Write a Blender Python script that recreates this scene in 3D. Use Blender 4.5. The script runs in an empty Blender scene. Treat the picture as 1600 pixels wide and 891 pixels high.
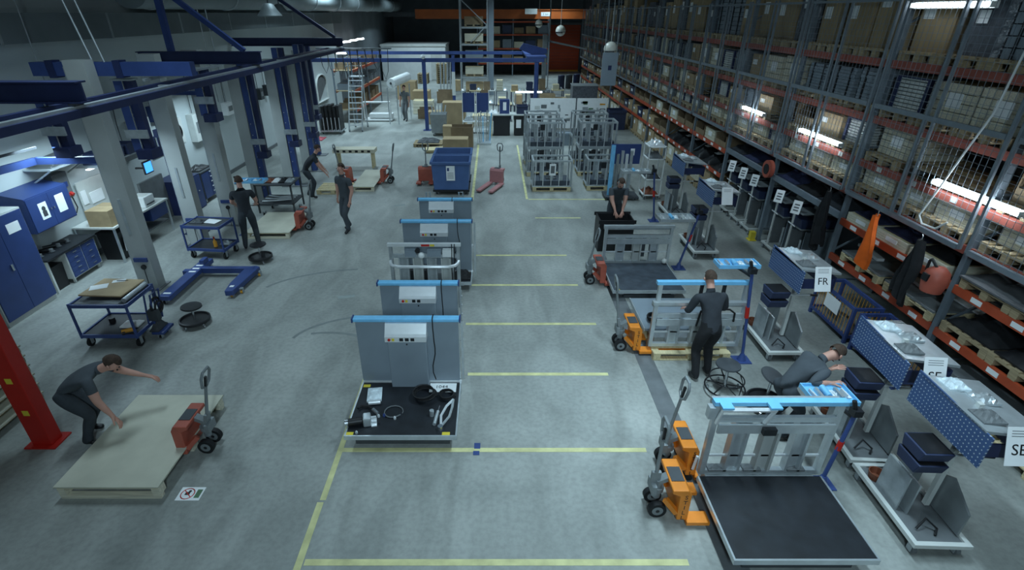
import bpy, math, random
from mathutils import Vector, Matrix, Euler
sc = bpy.context.scene
COL = sc.collection
PI = math.pi
R = math.radians
rnd = random.Random(7)
V = Vector

# ------------------------------------------------------------------ materials
def lin(c):
    return tuple(((x/255)/12.92 if x/255 <= .04045 else ((x/255+.055)/1.055)**2.4) for x in c)
MATS = {}
def mt(name, rgb, rough=.55, metal=0., var=.12, scale=6., bump=0., spec=.5):
    m = bpy.data.materials.new(name); m.use_nodes = True
    nt = m.node_tree; b = nt.nodes['Principled BSDF']
    b.inputs['Roughness'].default_value = rough; b.inputs['Metallic'].default_value = metal
    b.inputs['Specular IOR Level'].default_value = spec
    c = lin(rgb)
    tc = nt.nodes.new('ShaderNodeTexCoord'); nz = nt.nodes.new('ShaderNodeTexNoise')
    nz.inputs['Scale'].default_value = scale; nz.inputs['Detail'].default_value = 4
    rp = nt.nodes.new('ShaderNodeValToRGB')
    rp.color_ramp.elements[0].position = .3; rp.color_ramp.elements[1].position = .7
    rp.color_ramp.elements[0].color = (*[x*(1-var) for x in c], 1)
    rp.color_ramp.elements[1].color = (*[min(1, x*(1+var)) for x in c], 1)
    nt.links.new(tc.outputs['Object'], nz.inputs['Vector']); nt.links.new(nz.outputs['Fac'], rp.inputs['Fac'])
    nt.links.new(rp.outputs['Color'], b.inputs['Base Color'])
    if bump:
        bp = nt.nodes.new('ShaderNodeBump'); bp.inputs['Strength'].default_value = bump; bp.inputs['Distance'].default_value = .02
        nt.links.new(nz.outputs['Fac'], bp.inputs['Height']); nt.links.new(bp.outputs['Normal'], b.inputs['Normal'])
    MATS[name] = m
    return m
def emis(name, rgb, s):
    m = bpy.data.materials.new(name); m.use_nodes = True
    b = m.node_tree.nodes['Principled BSDF']
    b.inputs['Base Color'].default_value = (*lin(rgb), 1)
    b.inputs['Emission Color'].default_value = (*lin(rgb), 1); b.inputs['Emission Strength'].default_value = s
    MATS[name] = m; return m
def woodmat(name, rgb, dark=.72):
    m = mt(name, rgb, .75, 0, .2, 3.)
    nt = m.node_tree; b = nt.nodes['Principled BSDF']
    mp = nt.nodes.new('ShaderNodeMapping'); mp.inputs['Scale'].default_value = (1, 14, 14)
    nz = [n for n in nt.nodes if n.type == 'TEX_NOISE'][0]; tc = [n for n in nt.nodes if n.type == 'TEX_COORD'][0]
    nt.links.new(tc.outputs['Object'], mp.inputs['Vector']); nt.links.new(mp.outputs['Vector'], nz.inputs['Vector'])
    return m
def glassy(name, rgb, alpha):
    m = mt(name, rgb, .25, 0, .05); b = m.node_tree.nodes['Principled BSDF']
    b.inputs['Alpha'].default_value = alpha
    return m

mt('steel_blue', (52, 72, 126), .45, 0, .12, 4)
mt('steel_dark_blue', (34, 44, 82), .5, 0, .15, 4)
mt('locker_blue', (46, 66, 118), .42, 0, .1, 3)
mt('bin_blue', (78, 106, 156), .5, 0, .1, 3)
mt('film_blue', (124, 194, 236), .22, 0, .08, 9)
mt('navy_plastic', (44, 54, 84), .5, 0, .12)
mt('grey_panel', (136, 148, 158), .42, .05, .07, 2)
mt('grey_steel', (140, 146, 148), .45, .35, .1, 5)
mt('galv', (168, 175, 178), .42, .35, .16, 9)
mt('column_grey', (172, 176, 174), .5, .0, .08, 2)
mt('alu', (196, 203, 206), .32, .55, .1, 7)
mt('alu_bright', (226, 230, 232), .3, .3, .06, 7)
mt('white_paint', (226, 229, 228), .5, 0, .05, 3)
mt('off_white', (205, 208, 204), .55, 0, .07, 4)
mt('paper', (244, 246, 246), .8, 0, .03, 8)
mt('black_rubber', (24, 25, 27), .7, 0, .2, 8)
mt('black_plastic', (30, 31, 34), .45, 0, .2, 5)
mt('deck_black', (25, 29, 35), .55, 0, .4, 5, .1)
mt('deck_slate', (62, 70, 80), .55, 0, .3, 6, .1)
mt('dark_grey', (66, 70, 74), .6, 0, .18, 5)
mt('mid_grey', (104, 108, 110), .6, 0, .15, 5)
mt('duct_grey', (128, 138, 140), .5, .3, .1, 1.5)
mt('rack_orange', (184, 78, 46), .5, 0, .12, 5)
mt('rack_dull', (158, 84, 70), .6, 0, .15, 5)
mt('rack_post', (128, 140, 150), .5, .3, .1, 6)
mt('fence_grey', (140, 150, 158), .45, .4, .1, 6)
mt('jack_orange', (226, 134, 40), .45, 0, .14, 5)
mt('jack_red', (176, 88, 70), .5, 0, .15, 5)
mt('jack_rose', (186, 128, 128), .6, 0, .1, 5)
mt('jack_grey', (134, 140, 142), .5, .3, .12, 6)
mt('red_paint', (186, 34, 24), .5, 0, .1, 3)
mt('red_sheet', (214, 62, 44), .6, 0, .12, 3)
mt('yellow', (222, 200, 60), .55, 0, .1, 6)
mt('yellow_line', (208, 205, 150), .7, 0, .2, 5)
mt('hi_vis', (245, 106, 22), .75, 0, .1, 7, .3)
mt('black_cloth', (26, 27, 30), .9, 0, .25, 9, .4)
mt('navy_cloth', (46, 52, 84), .9, 0, .25, 9, .4)
mt('grey_cloth', (98, 100, 102), .92, 0, .15, 7, .4)
mt('work_grey', (70, 76, 82), .9, 0, .15, 6, .3)
mt('work_dark', (46, 50, 56), .9, 0, .2, 6, .3)
mt('work_trouser', (58, 64, 70), .9, 0, .2, 6, .3)
mt('skin', (200, 150, 132), .6, 0, .08, 10)
mt('hair', (66, 50, 40), .85, 0, .3, 30, .4)
mt('eye', (30, 28, 28), .3)
mt('cardboard', (170, 148, 114), .8, 0, .12, 3)
mt('cardboard_dark', (140, 120, 94), .8, 0, .14, 3)
mt('tape', (200, 180, 140), .35)
woodmat('pine', (206, 190, 150)); woodmat('pine_pale', (214, 208, 186)); woodmat('pine_old', (170, 152, 120))
mt('ply', (196, 194, 176), .7, 0, .1, 2.5)
mt('wrap_grey', (96, 100, 108), .28, 0, .3, 12, .8)
mt('clear_plastic', (214, 226, 232), .2, 0, .25, 14, .8)
mt('wall_white', (196, 204, 204), .75, 0, .04, .8)
mt('wall_dark', (96, 102, 106), .8, 0, .15, 1.)
mt('ceiling_dark', (74, 78, 80), .85, 0, .15, 1.)
mt('door_orange', (178, 66, 26), .6, 0, .12, 1.2)
mt('crane_orange', (176, 88, 34), .5, 0, .12, 2)
mt('lamp_globe', (236, 232, 218), .35, 0, .05)
mt('purple', (96, 44, 92), .6, 0, .12)
mt('rose_box', (176, 60, 74), .6)
mt('green', (84, 120, 88), .6)
mt('copper', (128, 74, 52), .6, .2)
mt('chrome', (200, 204, 208), .2, .9, .05)
mt('amber', (222, 156, 50), .5)
mt('scuff', (126, 132, 131), .8); mt('dust', (150, 158, 156), .9)
emis('tube_light', (225, 242, 255), 26); emis('screen', (70, 160, 255), 1.6)
emis('bulb', (235, 246, 255), 14); emis('bay_light', (230, 244, 255), 5)

def peg_mat():
    m = mt('pegboard', (66, 92, 136), .5, 0, .08, 4); nt = m.node_tree; b = nt.nodes['Principled BSDF']
    tc = [n for n in nt.nodes if n.type == 'TEX_COORD'][0]; rp = [n for n in nt.nodes if n.type == 'VALTORGB'][0]
    sp = nt.nodes.new('ShaderNodeSeparateXYZ'); nt.links.new(tc.outputs['Object'], sp.inputs[0]); acc = None
    for ax in ('Y','Z'):
        a = nt.nodes.new('ShaderNodeMath'); a.operation = 'PINGPONG'; a.inputs[1].default_value = .022; nt.links.new(sp.outputs[ax], a.inputs[0])
        q = nt.nodes.new('ShaderNodeMath'); q.operation = 'LESS_THAN'; q.inputs[1].default_value = .006; nt.links.new(a.outputs[0], q.inputs[0])
        if acc is None: acc = q
        else:
            k = nt.nodes.new('ShaderNodeMath'); k.operation = 'MULTIPLY'; nt.links.new(acc.outputs[0], k.inputs[0]); nt.links.new(q.outputs[0], k.inputs[1]); acc = k
    mx = nt.nodes.new('ShaderNodeMixRGB'); mx.inputs[2].default_value = (.55,.62,.68,1)
    nt.links.new(acc.outputs[0], mx.inputs[0]); nt.links.new(rp.outputs[0], mx.inputs[1]); nt.links.new(mx.outputs[0], b.inputs['Base Color'])
peg_mat()
# floor: worn, swept concrete
def floor_mat():
    m = bpy.data.materials.new('concrete'); m.use_nodes = True; nt = m.node_tree; b = nt.nodes['Principled BSDF']
    tc = nt.nodes.new('ShaderNodeTexCoord')
    def noise(scale, detail, sx=1, sy=1, dist=0.):
        mp = nt.nodes.new('ShaderNodeMapping'); mp.inputs['Scale'].default_value = (sx, sy, 1)
        n = nt.nodes.new('ShaderNodeTexNoise'); n.inputs['Scale'].default_value = scale; n.inputs['Detail'].default_value = detail
        n.inputs['Distortion'].default_value = dist
        nt.links.new(tc.outputs['Object'], mp.inputs['Vector']); nt.links.new(mp.outputs['Vector'], n.inputs['Vector']); return n
    def ramp(n, a, c0, bb, c1):
        r = nt.nodes.new('ShaderNodeValToRGB'); e = r.color_ramp.elements
        e[0].position = a; e[1].position = bb; e[0].color = (*lin(c0), 1); e[1].color = (*lin(c1), 1)
        nt.links.new(n.outputs['Fac'], r.inputs['Fac']); return r
    r1 = ramp(noise(.55, 6, 1, 1, .6), .32, (148, 152, 148), .68, (178, 181, 176))
    r2 = ramp(noise(1.4, 7, 1, .35, 1.2), .38, (205, 206, 205), .62, (255, 255, 255))
    r3 = ramp(noise(16, 5), .3, (222, 222, 222), .6, (255, 255, 255))
    mx = nt.nodes.new('ShaderNodeMixRGB'); mx.blend_type = 'MULTIPLY'; mx.inputs[0].default_value = .55
    my = nt.nodes.new('ShaderNodeMixRGB'); my.blend_type = 'MULTIPLY'; my.inputs[0].default_value = .6
    nt.links.new(r1.outputs[0], mx.inputs[1]); nt.links.new(r2.outputs[0], mx.inputs[2])
    nt.links.new(mx.outputs[0], my.inputs[1]); nt.links.new(r3.outputs[0], my.inputs[2])
    nt.links.new(my.outputs[0], b.inputs['Base Color'])
    b.inputs['Roughness'].default_value = .5; b.inputs['Specular IOR Level'].default_value = .35
    MATS['concrete'] = m
floor_mat()

# ------------------------------------------------------------------ mesh builder
class B:
    def __init__(s): s.v = []; s.f = []
    def add(s, vs, fs):
        n = len(s.v); s.v += [tuple(p) for p in vs]; s.f += [tuple(i+n for i in f) for f in fs]; return s
    def box(s, x0, x1, y0, y1, z0, z1):
        return s.add([(x0,y0,z0),(x1,y0,z0),(x1,y1,z0),(x0,y1,z0),(x0,y0,z1),(x1,y0,z1),(x1,y1,z1),(x0,y1,z1)],
                     [(3,2,1,0),(4,5,6,7),(0,1,5,4),(1,2,6,5),(2,3,7,6),(3,0,4,7)])
    def cb(s, c, d, rot=(0,0,0)):
        m = Euler([R(a) for a in rot]).to_matrix(); c = V(c)
        vs = [c + m @ V((sx*d[0]/2, sy*d[1]/2, sz*d[2]/2)) for sz in (-1,1) for sx,sy in ((-1,-1),(1,-1),(1,1),(-1,1))]
        return s.add(vs, [(3,2,1,0),(4,5,6,7),(0,1,5,4),(1,2,6,5),(2,3,7,6),(3,0,4,7)])
    def bar(s, p, q, w, h=None):
        p = V(p); q = V(q); h = h or w; d = (q-p).normalized()
        a = d.cross(V((0,0,1)))
        if a.length < 1e-3: a = V((1,0,0))
        a.normalize(); u = a.cross(d).normalized()
        vs = [e + a*(w/2*i) + u*(h/2*j) for e in (p,q) for i,j in ((-1,-1),(1,-1),(1,1),(-1,1))]
        return s.add(vs, [(3,2,1,0),(4,5,6,7),(0,1,5,4),(1,2,6,5),(2,3,7,6),(3,0,4,7)])
    def cyl(s, p, q, r, r2=None, n=14):
        p = V(p); q = V(q); r2 = r if r2 is None else r2; d = (q-p).normalized()
        a = d.cross(V((0,0,1)))
        if a.length < 1e-3: a = V((1,0,0))
        a.normalize(); u = a.cross(d)
        cs = [(math.cos(2*PI*i/n), math.sin(2*PI*i/n)) for i in range(n)]
        vs = [p+a*(c*r)+u*(t*r) for c,t in cs] + [q+a*(c*r2)+u*(t*r2) for c,t in cs]
        fs = [(i,(i+1)%n,n+(i+1)%n,n+i) for i in range(n)] + [tuple(range(n-1,-1,-1)), tuple(range(n,2*n))]
        return s.add(vs, fs)
    def tube(s, pts, r, n=6, closed=False):
        pts = [V(p) for p in pts]; k = len(pts); vs = []; prev = None
        for i,p in enumerate(pts):
            if closed: d = pts[(i+1)%k]-pts[i-1]
            else: d = pts[min(i+1,k-1)]-pts[max(i-1,0)]
            d.normalize()
            a = d.cross(V((0,0,1)) if prev is None else prev)
            if prev is not None: a = prev - d*prev.dot(d)
            if a.length < 1e-3: a = d.cross(V((1,0,0)))
            a.normalize(); prev = a; u = a.cross(d)
            vs += [p + a*(r*math.cos(2*PI*j/n)) + u*(r*math.sin(2*PI*j/n)) for j in range(n)]
        fs = []
        for i in range(k if closed else k-1):
            b = ((i+1)%k)*n; a = i*n
            fs += [(a+j, b+j, b+(j+1)%n, a+(j+1)%n) for j in range(n)]
        if not closed: fs += [tuple(range(n)), tuple((k-1)*n+j for j in range(n-1,-1,-1))]
        return s.add(vs, fs)
    def ring(s, c, rad, r, n=24, m=6, axis='z'):
        pts = []
        for i in range(n):
            a = 2*PI*i/n; x, y = rad*math.cos(a), rad*math.sin(a)
            pts.append(V(c) + (V((x,y,0)) if axis=='z' else V((x,0,y)) if axis=='y' else V((0,x,y))))
        return s.tube(pts, r, m, True)
    def lathe(s, prof, c=(0,0,0), n=20):
        vs = []; fs = []
        for r,z in prof:
            vs += [(c[0]+r*math.cos(2*PI*i/n), c[1]+r*math.sin(2*PI*i/n), c[2]+z) for i in range(n)]
        for k in range(len(prof)-1):
            fs += [(k*n+i, k*n+(i+1)%n, (k+1)*n+(i+1)%n, (k+1)*n+i) for i in range(n)]
        fs += [tuple(range(n-1,-1,-1)), tuple((len(prof)-1)*n+i for i in range(n))]
        return s.add(vs, fs)
    def ball(s, c, r, n=12, m=8, sc_=(1,1,1)):
        vs = []; fs = []
        for k in range(1, m):
            t = PI*k/m
            vs += [(c[0]+r*sc_[0]*math.sin(t)*math.cos(2*PI*i/n), c[1]+r*sc_[1]*math.sin(t)*math.sin(2*PI*i/n), c[2]+r*sc_[2]*math.cos(t)) for i in range(n)]
        top = len(vs); vs += [(c[0],c[1],c[2]+r*sc_[2]), (c[0],c[1],c[2]-r*sc_[2])]
        for k in range(m-2):
            fs += [(k*n+i, (k+1)*n+i, (k+1)*n+(i+1)%n, k*n+(i+1)%n) for i in range(n)]
        fs += [(top, i, (i+1)%n) for i in range(n)] + [(top+1, (m-2)*n+(i+1)%n, (m-2)*n+i) for i in range(n)]
        return s.add(vs, fs)
    def prism(s, pts, a0, a1, axis='x'):
        n = len(pts)
        def P(p, a): return (a,p[0],p[1]) if axis=='x' else (p[0],a,p[1]) if axis=='y' else (p[0],p[1],a)
        return s.add([P(p,a0) for p in pts]+[P(p,a1) for p in pts],
                     [tuple(range(n-1,-1,-1)), tuple(range(n,2*n))]+[(i,(i+1)%n,n+(i+1)%n,n+i) for i in range(n)])
    def sheet(s, fn, nu, nv, th=.006):
        vs = []; w = nu+1
        for off in (0, -th):
            for j in range(nv+1):
                for i in range(nu+1):
                    p = fn(i/nu, j/nv); vs.append((p[0],p[1],p[2]+off))
        k = w*(nv+1); fs = []
        for j in range(nv):
            for i in range(nu):
                a = j*w+i; fs += [(a,a+1,a+w+1,a+w), (k+a+w,k+a+w+1,k+a+1,k+a)]
        for i in range(nu): fs += [(i,k+i,k+i+1,i+1), (nv*w+i+1,k+nv*w+i+1,k+nv*w+i,nv*w+i)]
        for j in range(nv): fs += [(j*w+w,k+j*w+w,k+j*w,j*w), (j*w+nu,k+j*w+nu,k+j*w+w+nu,j*w+w+nu)]
        return s.add(vs, fs)
    def heap(s, w, d, h, seed, n=12, base=0.):
        r = random.Random(seed); ph = [(r.uniform(2,7), r.uniform(0,6), r.uniform(2,7), r.uniform(0,6)) for _ in range(5)]
        def fn(u, v):
            e = (min(1, 4*min(u,1-u)) * min(1, 4*min(v,1-v)))**.6
            k = .55 + sum(.11*math.sin(a*u*3+b)*math.sin(c*v*3+d_) for a,b,c,d_ in ph)
            return ((u-.5)*w, (v-.5)*d, base + .004 + max(.02, h*k*e))
        m = B(); m.sheet(fn, n, n, 0)
        k = (n+1)*(n+1)
        vs = [(x,y,z) if i < k else (x,y,base) for i,(x,y,z) in enumerate(m.v)]
        return s.add(vs, m.f)
    def obj(s, name, mat, parent=None, smooth=False, bevel=0.):
        me = bpy.data.meshes.new(name); me.from_pydata(s.v, [], s.f); me.update()
        me.materials.append(MATS[mat] if isinstance(mat, str) else mat)
        if smooth:
            me.polygons.foreach_set('use_smooth', [True]*len(me.polygons))
            me.set_sharp_from_angle(angle=R(40))
        o = bpy.data.objects.new(name, me); COL.objects.link(o)
        if parent is not None: o.parent = parent
        if bevel:
            b = o.modifiers.new('Bevel', 'BEVEL'); b.width = bevel; b.segments = 2; b.limit_method = 'ANGLE'
        return o

def tag(o, label, cat, group=None, loc=None, rz=None):
    o['label'] = label; o['category'] = cat
    if group: o['group'] = group
    if loc is not None: o.location = loc
    if rz is not None: o.rotation_euler = (0,0,R(rz))
    return o
def thing(name, label, cat, loc=(0,0,0), rz=0, group=None):
    o = bpy.data.objects.new(name, None); COL.objects.link(o); o.empty_display_size = .1
    return tag(o, label, cat, group, loc, rz)
def struct(name, b, mat, smooth=False):
    o = b.obj(name, mat, None, smooth); o['kind'] = 'structure'; return o
def dup(root, label, loc, rz=0, group=None, scale=None):
    def cp(o, par):
        c = o.copy(); COL.objects.link(c)
        if par is not None: c.parent = par
        for ch in KIDS(o): cp(ch, c)
        return c
    r = cp(root, None); r['label'] = label
    r.location = loc; r.rotation_euler = (0,0,R(rz))
    if group: r['group'] = group
    if scale: r.scale = scale
    return r
def KIDS(o): return list(o.children)
def text(name, body, size, mat, parent, loc, rot, align='CENTER'):
    c = bpy.data.curves.new(name, 'FONT'); c.body = body; c.size = size; c.extrude = .0008
    c.align_x = align; c.align_y = 'CENTER'; c.resolution_u = 3
    c.materials.append(MATS[mat])
    t_ = bpy.data.objects.new(name, c); COL.objects.link(t_); dg_ = bpy.context.evaluated_depsgraph_get()
    me = bpy.data.meshes.new_from_object(t_.evaluated_get(dg_)); bpy.data.objects.remove(t_); bpy.data.curves.remove(c)
    me.name = name; o = bpy.data.objects.new(name, me); COL.objects.link(o); o.parent = parent
    o.location = loc; o.rotation_euler = [R(a) for a in rot]
    return o
ORD = ['first','second','third','fourth','fifth','sixth','seventh','eighth','ninth','tenth','eleventh','twelfth','thirteenth','fourteenth','fifteenth']

# ------------------------------------------------------------------ camera (5 m up on a gallery, looking down the hall)
cam = bpy.data.cameras.new('camera'); co = bpy.data.objects.new('camera', cam); COL.objects.link(co)
cam.sensor_width = 36; cam.lens = 813/1600*36; cam.shift_x = 29/1600; cam.clip_end = 200
co.location = (0,0,5); co.rotation_euler = (PI/2 - math.atan(425.5/813), 0, 0)
sc.camera = co
LAMPS = [(2.4,5.2,105,7.0,90),(2.2,11.0,95),(2.0,16.5,95),(1.5,22,150),(0.5,28,180),(0.5,34,180),(1,42,180),(5,47,170),(-5.5,43,240),(-5,22,130),(-7.2,27,330,6.5,150),(-8.0,10.0,75,2.9,165),(-8.0,15.5,60,3.0,165),(-6,33,170),(-5.0,7.4,80),(-4,13,50),(0.2,-2,180,6.2,130,57),(4.8,2.6,45,6.5,100)]  # ceiling rows plus added unseen fills: behind camera, left wall, right corner, far end
# ------------------------------------------------------------------ the hall
struct('floor', B().box(-9.4, 8.4, -3, 54.2, -.2, 0), 'concrete')
struct('wall_left', B().box(-9.4, -9.2, -3, 33.4, 0, 8), 'wall_white')
struct('wall_left_recess', B().box(-9.5, -9.3, 33.4, 54.2, 0, 8), 'wall_dark')
struct('wall_right', B().box(8.2, 8.4, -3, 54.2, 0, 8), 'wall_dark')
struct('wall_back', B().box(-9.4, 8.4, 54.0, 54.2, 0, 8), 'wall_dark')
struct('wall_front', B().box(-9.4, 8.4, -3.2, -3, 0, 8), 'wall_dark')
b = B().box(-9.4, 8.4, -3, 54.2, 8.0, 8.2)
for y in range(0, 54, 6): b.box(-9.2, 8.2, y, y+.3, 7.5, 7.98)
struct('ceiling', b, 'ceiling_dark')
b = B().box(-9.19,-9.16,-3,33.3,0,.12); struct('baseboard_left', b, 'mid_grey')
# yellow bay lines, a taped grid 1.5 m apart
def line(x0, x1, y0, y1):
    o = B().box(x0,x1,y0,y1,.0005,.003).obj('floor_marking', 'yellow_line'); o['kind'] = 'structure'
for y, x0, x1 in ((3.41,-1.94,2.0),(4.96,-1.94,1.97),(6.55,-.4,1.79),(8.03,-.5,1.86),(9.55,-.45,1.75),(11.04,-.42,1.7)):
    line(x0,x1,y-.035,y+.035)
line(-2.03,-1.955,2.2,4.15); line(-2.01,-1.94,4.18,6.7)
line(-.68,-.6,15.1,22.4); line(.98,1.05,15.15,22.4); line(1.06,3.5,15.1,15.17); line(1.15,2.4,13.5,13.56)
b = B().box(2.33,2.6,1.0,11.0,.0005,.004); o = b.obj('floor_channel','mid_grey'); o['kind'] = 'structure'
# wall openings on the white wall
def arch(y, h, w):
    pts = [(y-w/2,.05),(y+w/2,.05)] + [(y+w/2*math.cos(a*PI/10), h-w/2+w/2*math.sin(a*PI/10)) for a in range(11)]
    return pts
d = struct('door_1', B().prism(arch(26.6,1.75,.75), -9.195,-9.17), 'black_plastic')
f = B().tube([(-9.17,p[0],p[1]) for p in arch(26.6,1.8,.85)[1:] + arch(26.6,1.8,.85)[:1]], .05, 5).obj('door_frame','amber',d)
w = struct('window_1', B().prism([(29,.9)]+[(28.6+.9+.9*math.cos(a*PI/10)-.0, 1.6+.5*math.sin(a*PI/10)) for a in range(11)]+[(28.6,.9),(30.4,.9)][:1], -9.195,-9.17), 'mid_grey')
B().tube([(-9.16,28.6,.8),(-9.16,30.4,.8),(-9.16,30.4,1.6)]+[(-9.16,29.5+.9*math.cos(a*PI/10),1.6+.5*math.sin(a*PI/10)) for a in range(11)], .05, 5, True).obj('window_frame','off_white',w)
# roller door in the far wall
dr = B().box(5.1,8.1,53.9,53.99,.15,4.0); d2 = struct('door_2', dr, 'door_orange')
b = B()
for i in range(14): b.box(5.1,8.1,53.87,53.895,.3+i*.27,.33+i*.27)
b.obj('panel_seam','rack_dull',d2); B().box(5.1,8.1,53.85,53.98,0,.14).obj('threshold','amber',d2)
b = B().box(4.95,5.08,53.8,53.99,0,4.1).box(5.0,8.2,53.8,53.99,4.02,4.2); b.obj('door_frame','mid_grey',d2)

# ------------------------------------------------------------------ ceiling light of the hall, with added unseen fill lights
def area(name, loc, sx, sy, energy, spread=120, col=(.62,.86,1.0), rot=(0,0,0)):
    l = bpy.data.lights.new(name,'AREA'); l.shape = 'RECTANGLE'; l.size = sx; l.size_y = sy; l.energy = energy
    l.spread = R(spread); l.color = col
    o = bpy.data.objects.new(name, l); COL.objects.link(o); o.location = loc; o.rotation_euler = [R(a) for a in rot]; return o
for x,y,e,*q in LAMPS: area('ceiling_or_fill_light', (x,y,q[0] if q else 7.4), .5, 2.0, e, q[1] if len(q) > 1 else 118, rot=(q[2],0,0) if len(q) > 2 else (0,0,0))  # no fittings; the tilted one is fill added to brighten camera-facing sides
w = bpy.data.worlds.new('world'); sc.world = w; w.use_nodes = True
w.node_tree.nodes['Background'].inputs[0].default_value = (.42,.62,.7,1); w.node_tree.nodes['Background'].inputs[1].default_value = .05

# fluorescent battens inside the rack and over the far white wall
def batten(label, p, q, mat='tube_light', r=.03, group=None):
    p = V(p); q = V(q); d = (q-p)
    t = thing('tube_lamp', label, 'lamp', p, 0, group)
    B().bar((.05,0,.0), d+V((.05,0,.0)), .034, .09).obj('housing','off_white',t)
    B().cyl(d*.02, d*.98, r, n=10).obj('tube',mat,t)
    b = B()
    for k in (.0,.985): b.bar(d*k, d*(k+.015), .06, .07)
    b.obj('mount_bracket','off_white',t); return t
batten('long glaring tube lamp in the near part of the fenced rack', (6.43,6.0,2.82), (6.43,7.45,2.82), r=.039)
batten('bright tube lamp in the middle of the fenced rack, above slatted crates', (6.43,9.75,2.82), (6.43,11.2,2.82))
batten('shortest and farthest tube lamp glowing inside the fenced rack', (6.43,12.85,2.84), (6.43,14.0,2.84))
batten('tube lamp high up on the near top shelf of the rack', (6.44,7.6,5.1), (6.44,9.1,5.1), 'bay_light')
for i,y in enumerate((34.2,36.0,37.8)):
    batten(['nearest of three short lit tubes above the far white partition','middle one of three short lit tubes above the far white partition','farthest of three short lit tubes above the far white partition'][i],
           (-9.0,y,3.45), (-8.5,y,3.5), 'bulb', .05, 'tubes above the far partition')
batten('small bright lamp at the far end of the blue crane rail', (-5.6,20.3,3.72), (-5.25,20.3,3.72), 'bulb', .03)

# ------------------------------------------------------------------ pallet racking along the right side
YP = [3.8 + 2.7*k for k in range(15)]
RX0, RX1 = 6.55, 7.65
UP = (2.1, 2.66, 3.39, 4.26)
LOWS = {0:(.85,1.55), 1:(.85,1.55), 2:(1.62,), 3:(1.62,)}
for k in range(14):
    y0, y1 = YP[k], YP[k+1]
    t = thing('pallet_rack', f'grey and orange pallet rack bay, {ORD[k]} from the near end of the rack', 'rack', (RX0,y0,0), 0, 'bays of the pallet rack')
    for x in (0, RX1-RX0):
        u = B().box(x-.04,x+.04,.005,.085,0,6.2)
        u.obj('upright','rack_post',t)
    for i in range(9): B().bar((.045,.04,.3+i*.65),(1.055,.04,.3+(i+1)*.65 if i%2 else .3+i*.65),.03).obj('brace','rack_post',t)
    for z in LOWS.get(k,(.85,1.55)):
        for x in (-.03, 1.13): B().box(x-.025,x+.025,.09,2.695,z-.06,z+.06).obj('beam','rack_post' if k in (2,3) else 'rack_orange',t)
        if k in (2,3): B().box(-.004,1.104,.1,2.685,z+.03,z+.055).obj('shelf_board','mid_grey',t)
        for j in range(4 if k < 7 and k not in (2,3) else 0): B().box(-.06,-.056,.35+j*.62,.52+j*.62,z-.035,z+.035).obj('shelf_label','paper',t)
    for z in UP:
        for x in (-.03, 1.13): B().box(x-.025,x+.025,.09,2.695,z-.06,z+.06).obj('beam','rack_dull',t)
    if k > 0:
        for j in range(3 if k < 6 else 0): B().box(-.06,-.056,.5+j*.8,.62+j*.8,2.62,2.7).obj('shelf_label','off_white',t)
# wire fence standing off the rack front
for k in range(14):
    y0 = YP[k]
    t = thing('wire_fence_panel', f'tall grey wire fence panel in front of the {ORD[k]} rack bay from the near end', 'fence', (6.36,y0,2.14), 0, 'wire fence along the rack')
    for y in (.03, 1.25, 1.42, 2.6): B().box(-.018,.018,y-.02,y+.02,0,3.1).obj('fence_post','fence_grey',t)
    B().box(-.03,.03,.06,2.57,-.02,.05).obj('bottom_rail','fence_grey',t)
    B().box(-.02,.02,.06,2.57,1.46,1.53).obj('middle_rail','fence_grey',t)
    B().box(-.015,.015,.06,2.57,3.02,3.06).obj('top_rail','fence_grey',t)
    m = B(); st = .1 if k < 4 else .2
    n = int(2.5/st)
    for i in range(n+1): m.bar((0,.07+i*st,.05),(0,.07+i*st,3.03),.0045)
    n = int(2.9/st)
    for i in range(1,n+1): m.bar((0,.06,i*st),(0,2.57,i*st),.0045)
    m.obj('wire_mesh','fence_grey',t)
    if k > 0: B().box(-.02,.11,2.6,2.64,.06,.1).obj('fence_bracket','fence_grey',t)

# ------------------------------------------------------------------ pallets and loads
def pallet_mesh(w=.8, d=1.2):   # boards run across w, stringers along d
    b = B(); n = 5
    for i in range(n):
        x = -w/2 + .05 + i*(w-.1)/(n-1); b.box(x-.05 if i not in(0,4) else x-.05, x+.05, -d/2, d/2, .122, .144)
    for y in (-d/2+.06, 0, d/2-.06):
        b.box(-w/2, w/2, y-.06, y+.06, .1, .1215)
        for x in (-w/2+.06, 0, w/2-.06): b.box(x-.058,x+.058,y-.058,y+.058,.0225,.0995)
    for x in (-w/2+.06, 0, w/2-.06): b.box(x-.05,x+.05,-d/2,d/2,.0,.022)
    return b
PAL = tag(pallet_mesh(.8,1.2).obj('pallet','pine_old'), 'p', 'pallet'); PAL_USED = [False]
def pallet(label, loc, rz=0, group=None, scale=None, src=[None]):
    if not PAL_USED[0]:
        PAL_USED[0] = True; PAL['label'] = label
        if group: PAL['group'] = group
        PAL.location = loc; PAL.rotation_euler = (0,0,R(rz))
        if scale: PAL.scale = scale
        return PAL
    return dup(PAL, label, loc, rz, group, scale)
def big_pallet(label, loc, rz=0, w=.8, d=1.2, mat='pine'):
    return tag(pallet_mesh(w,d).obj('pallet', mat, bevel=.004), label, 'pallet', None, loc, rz)

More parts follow.
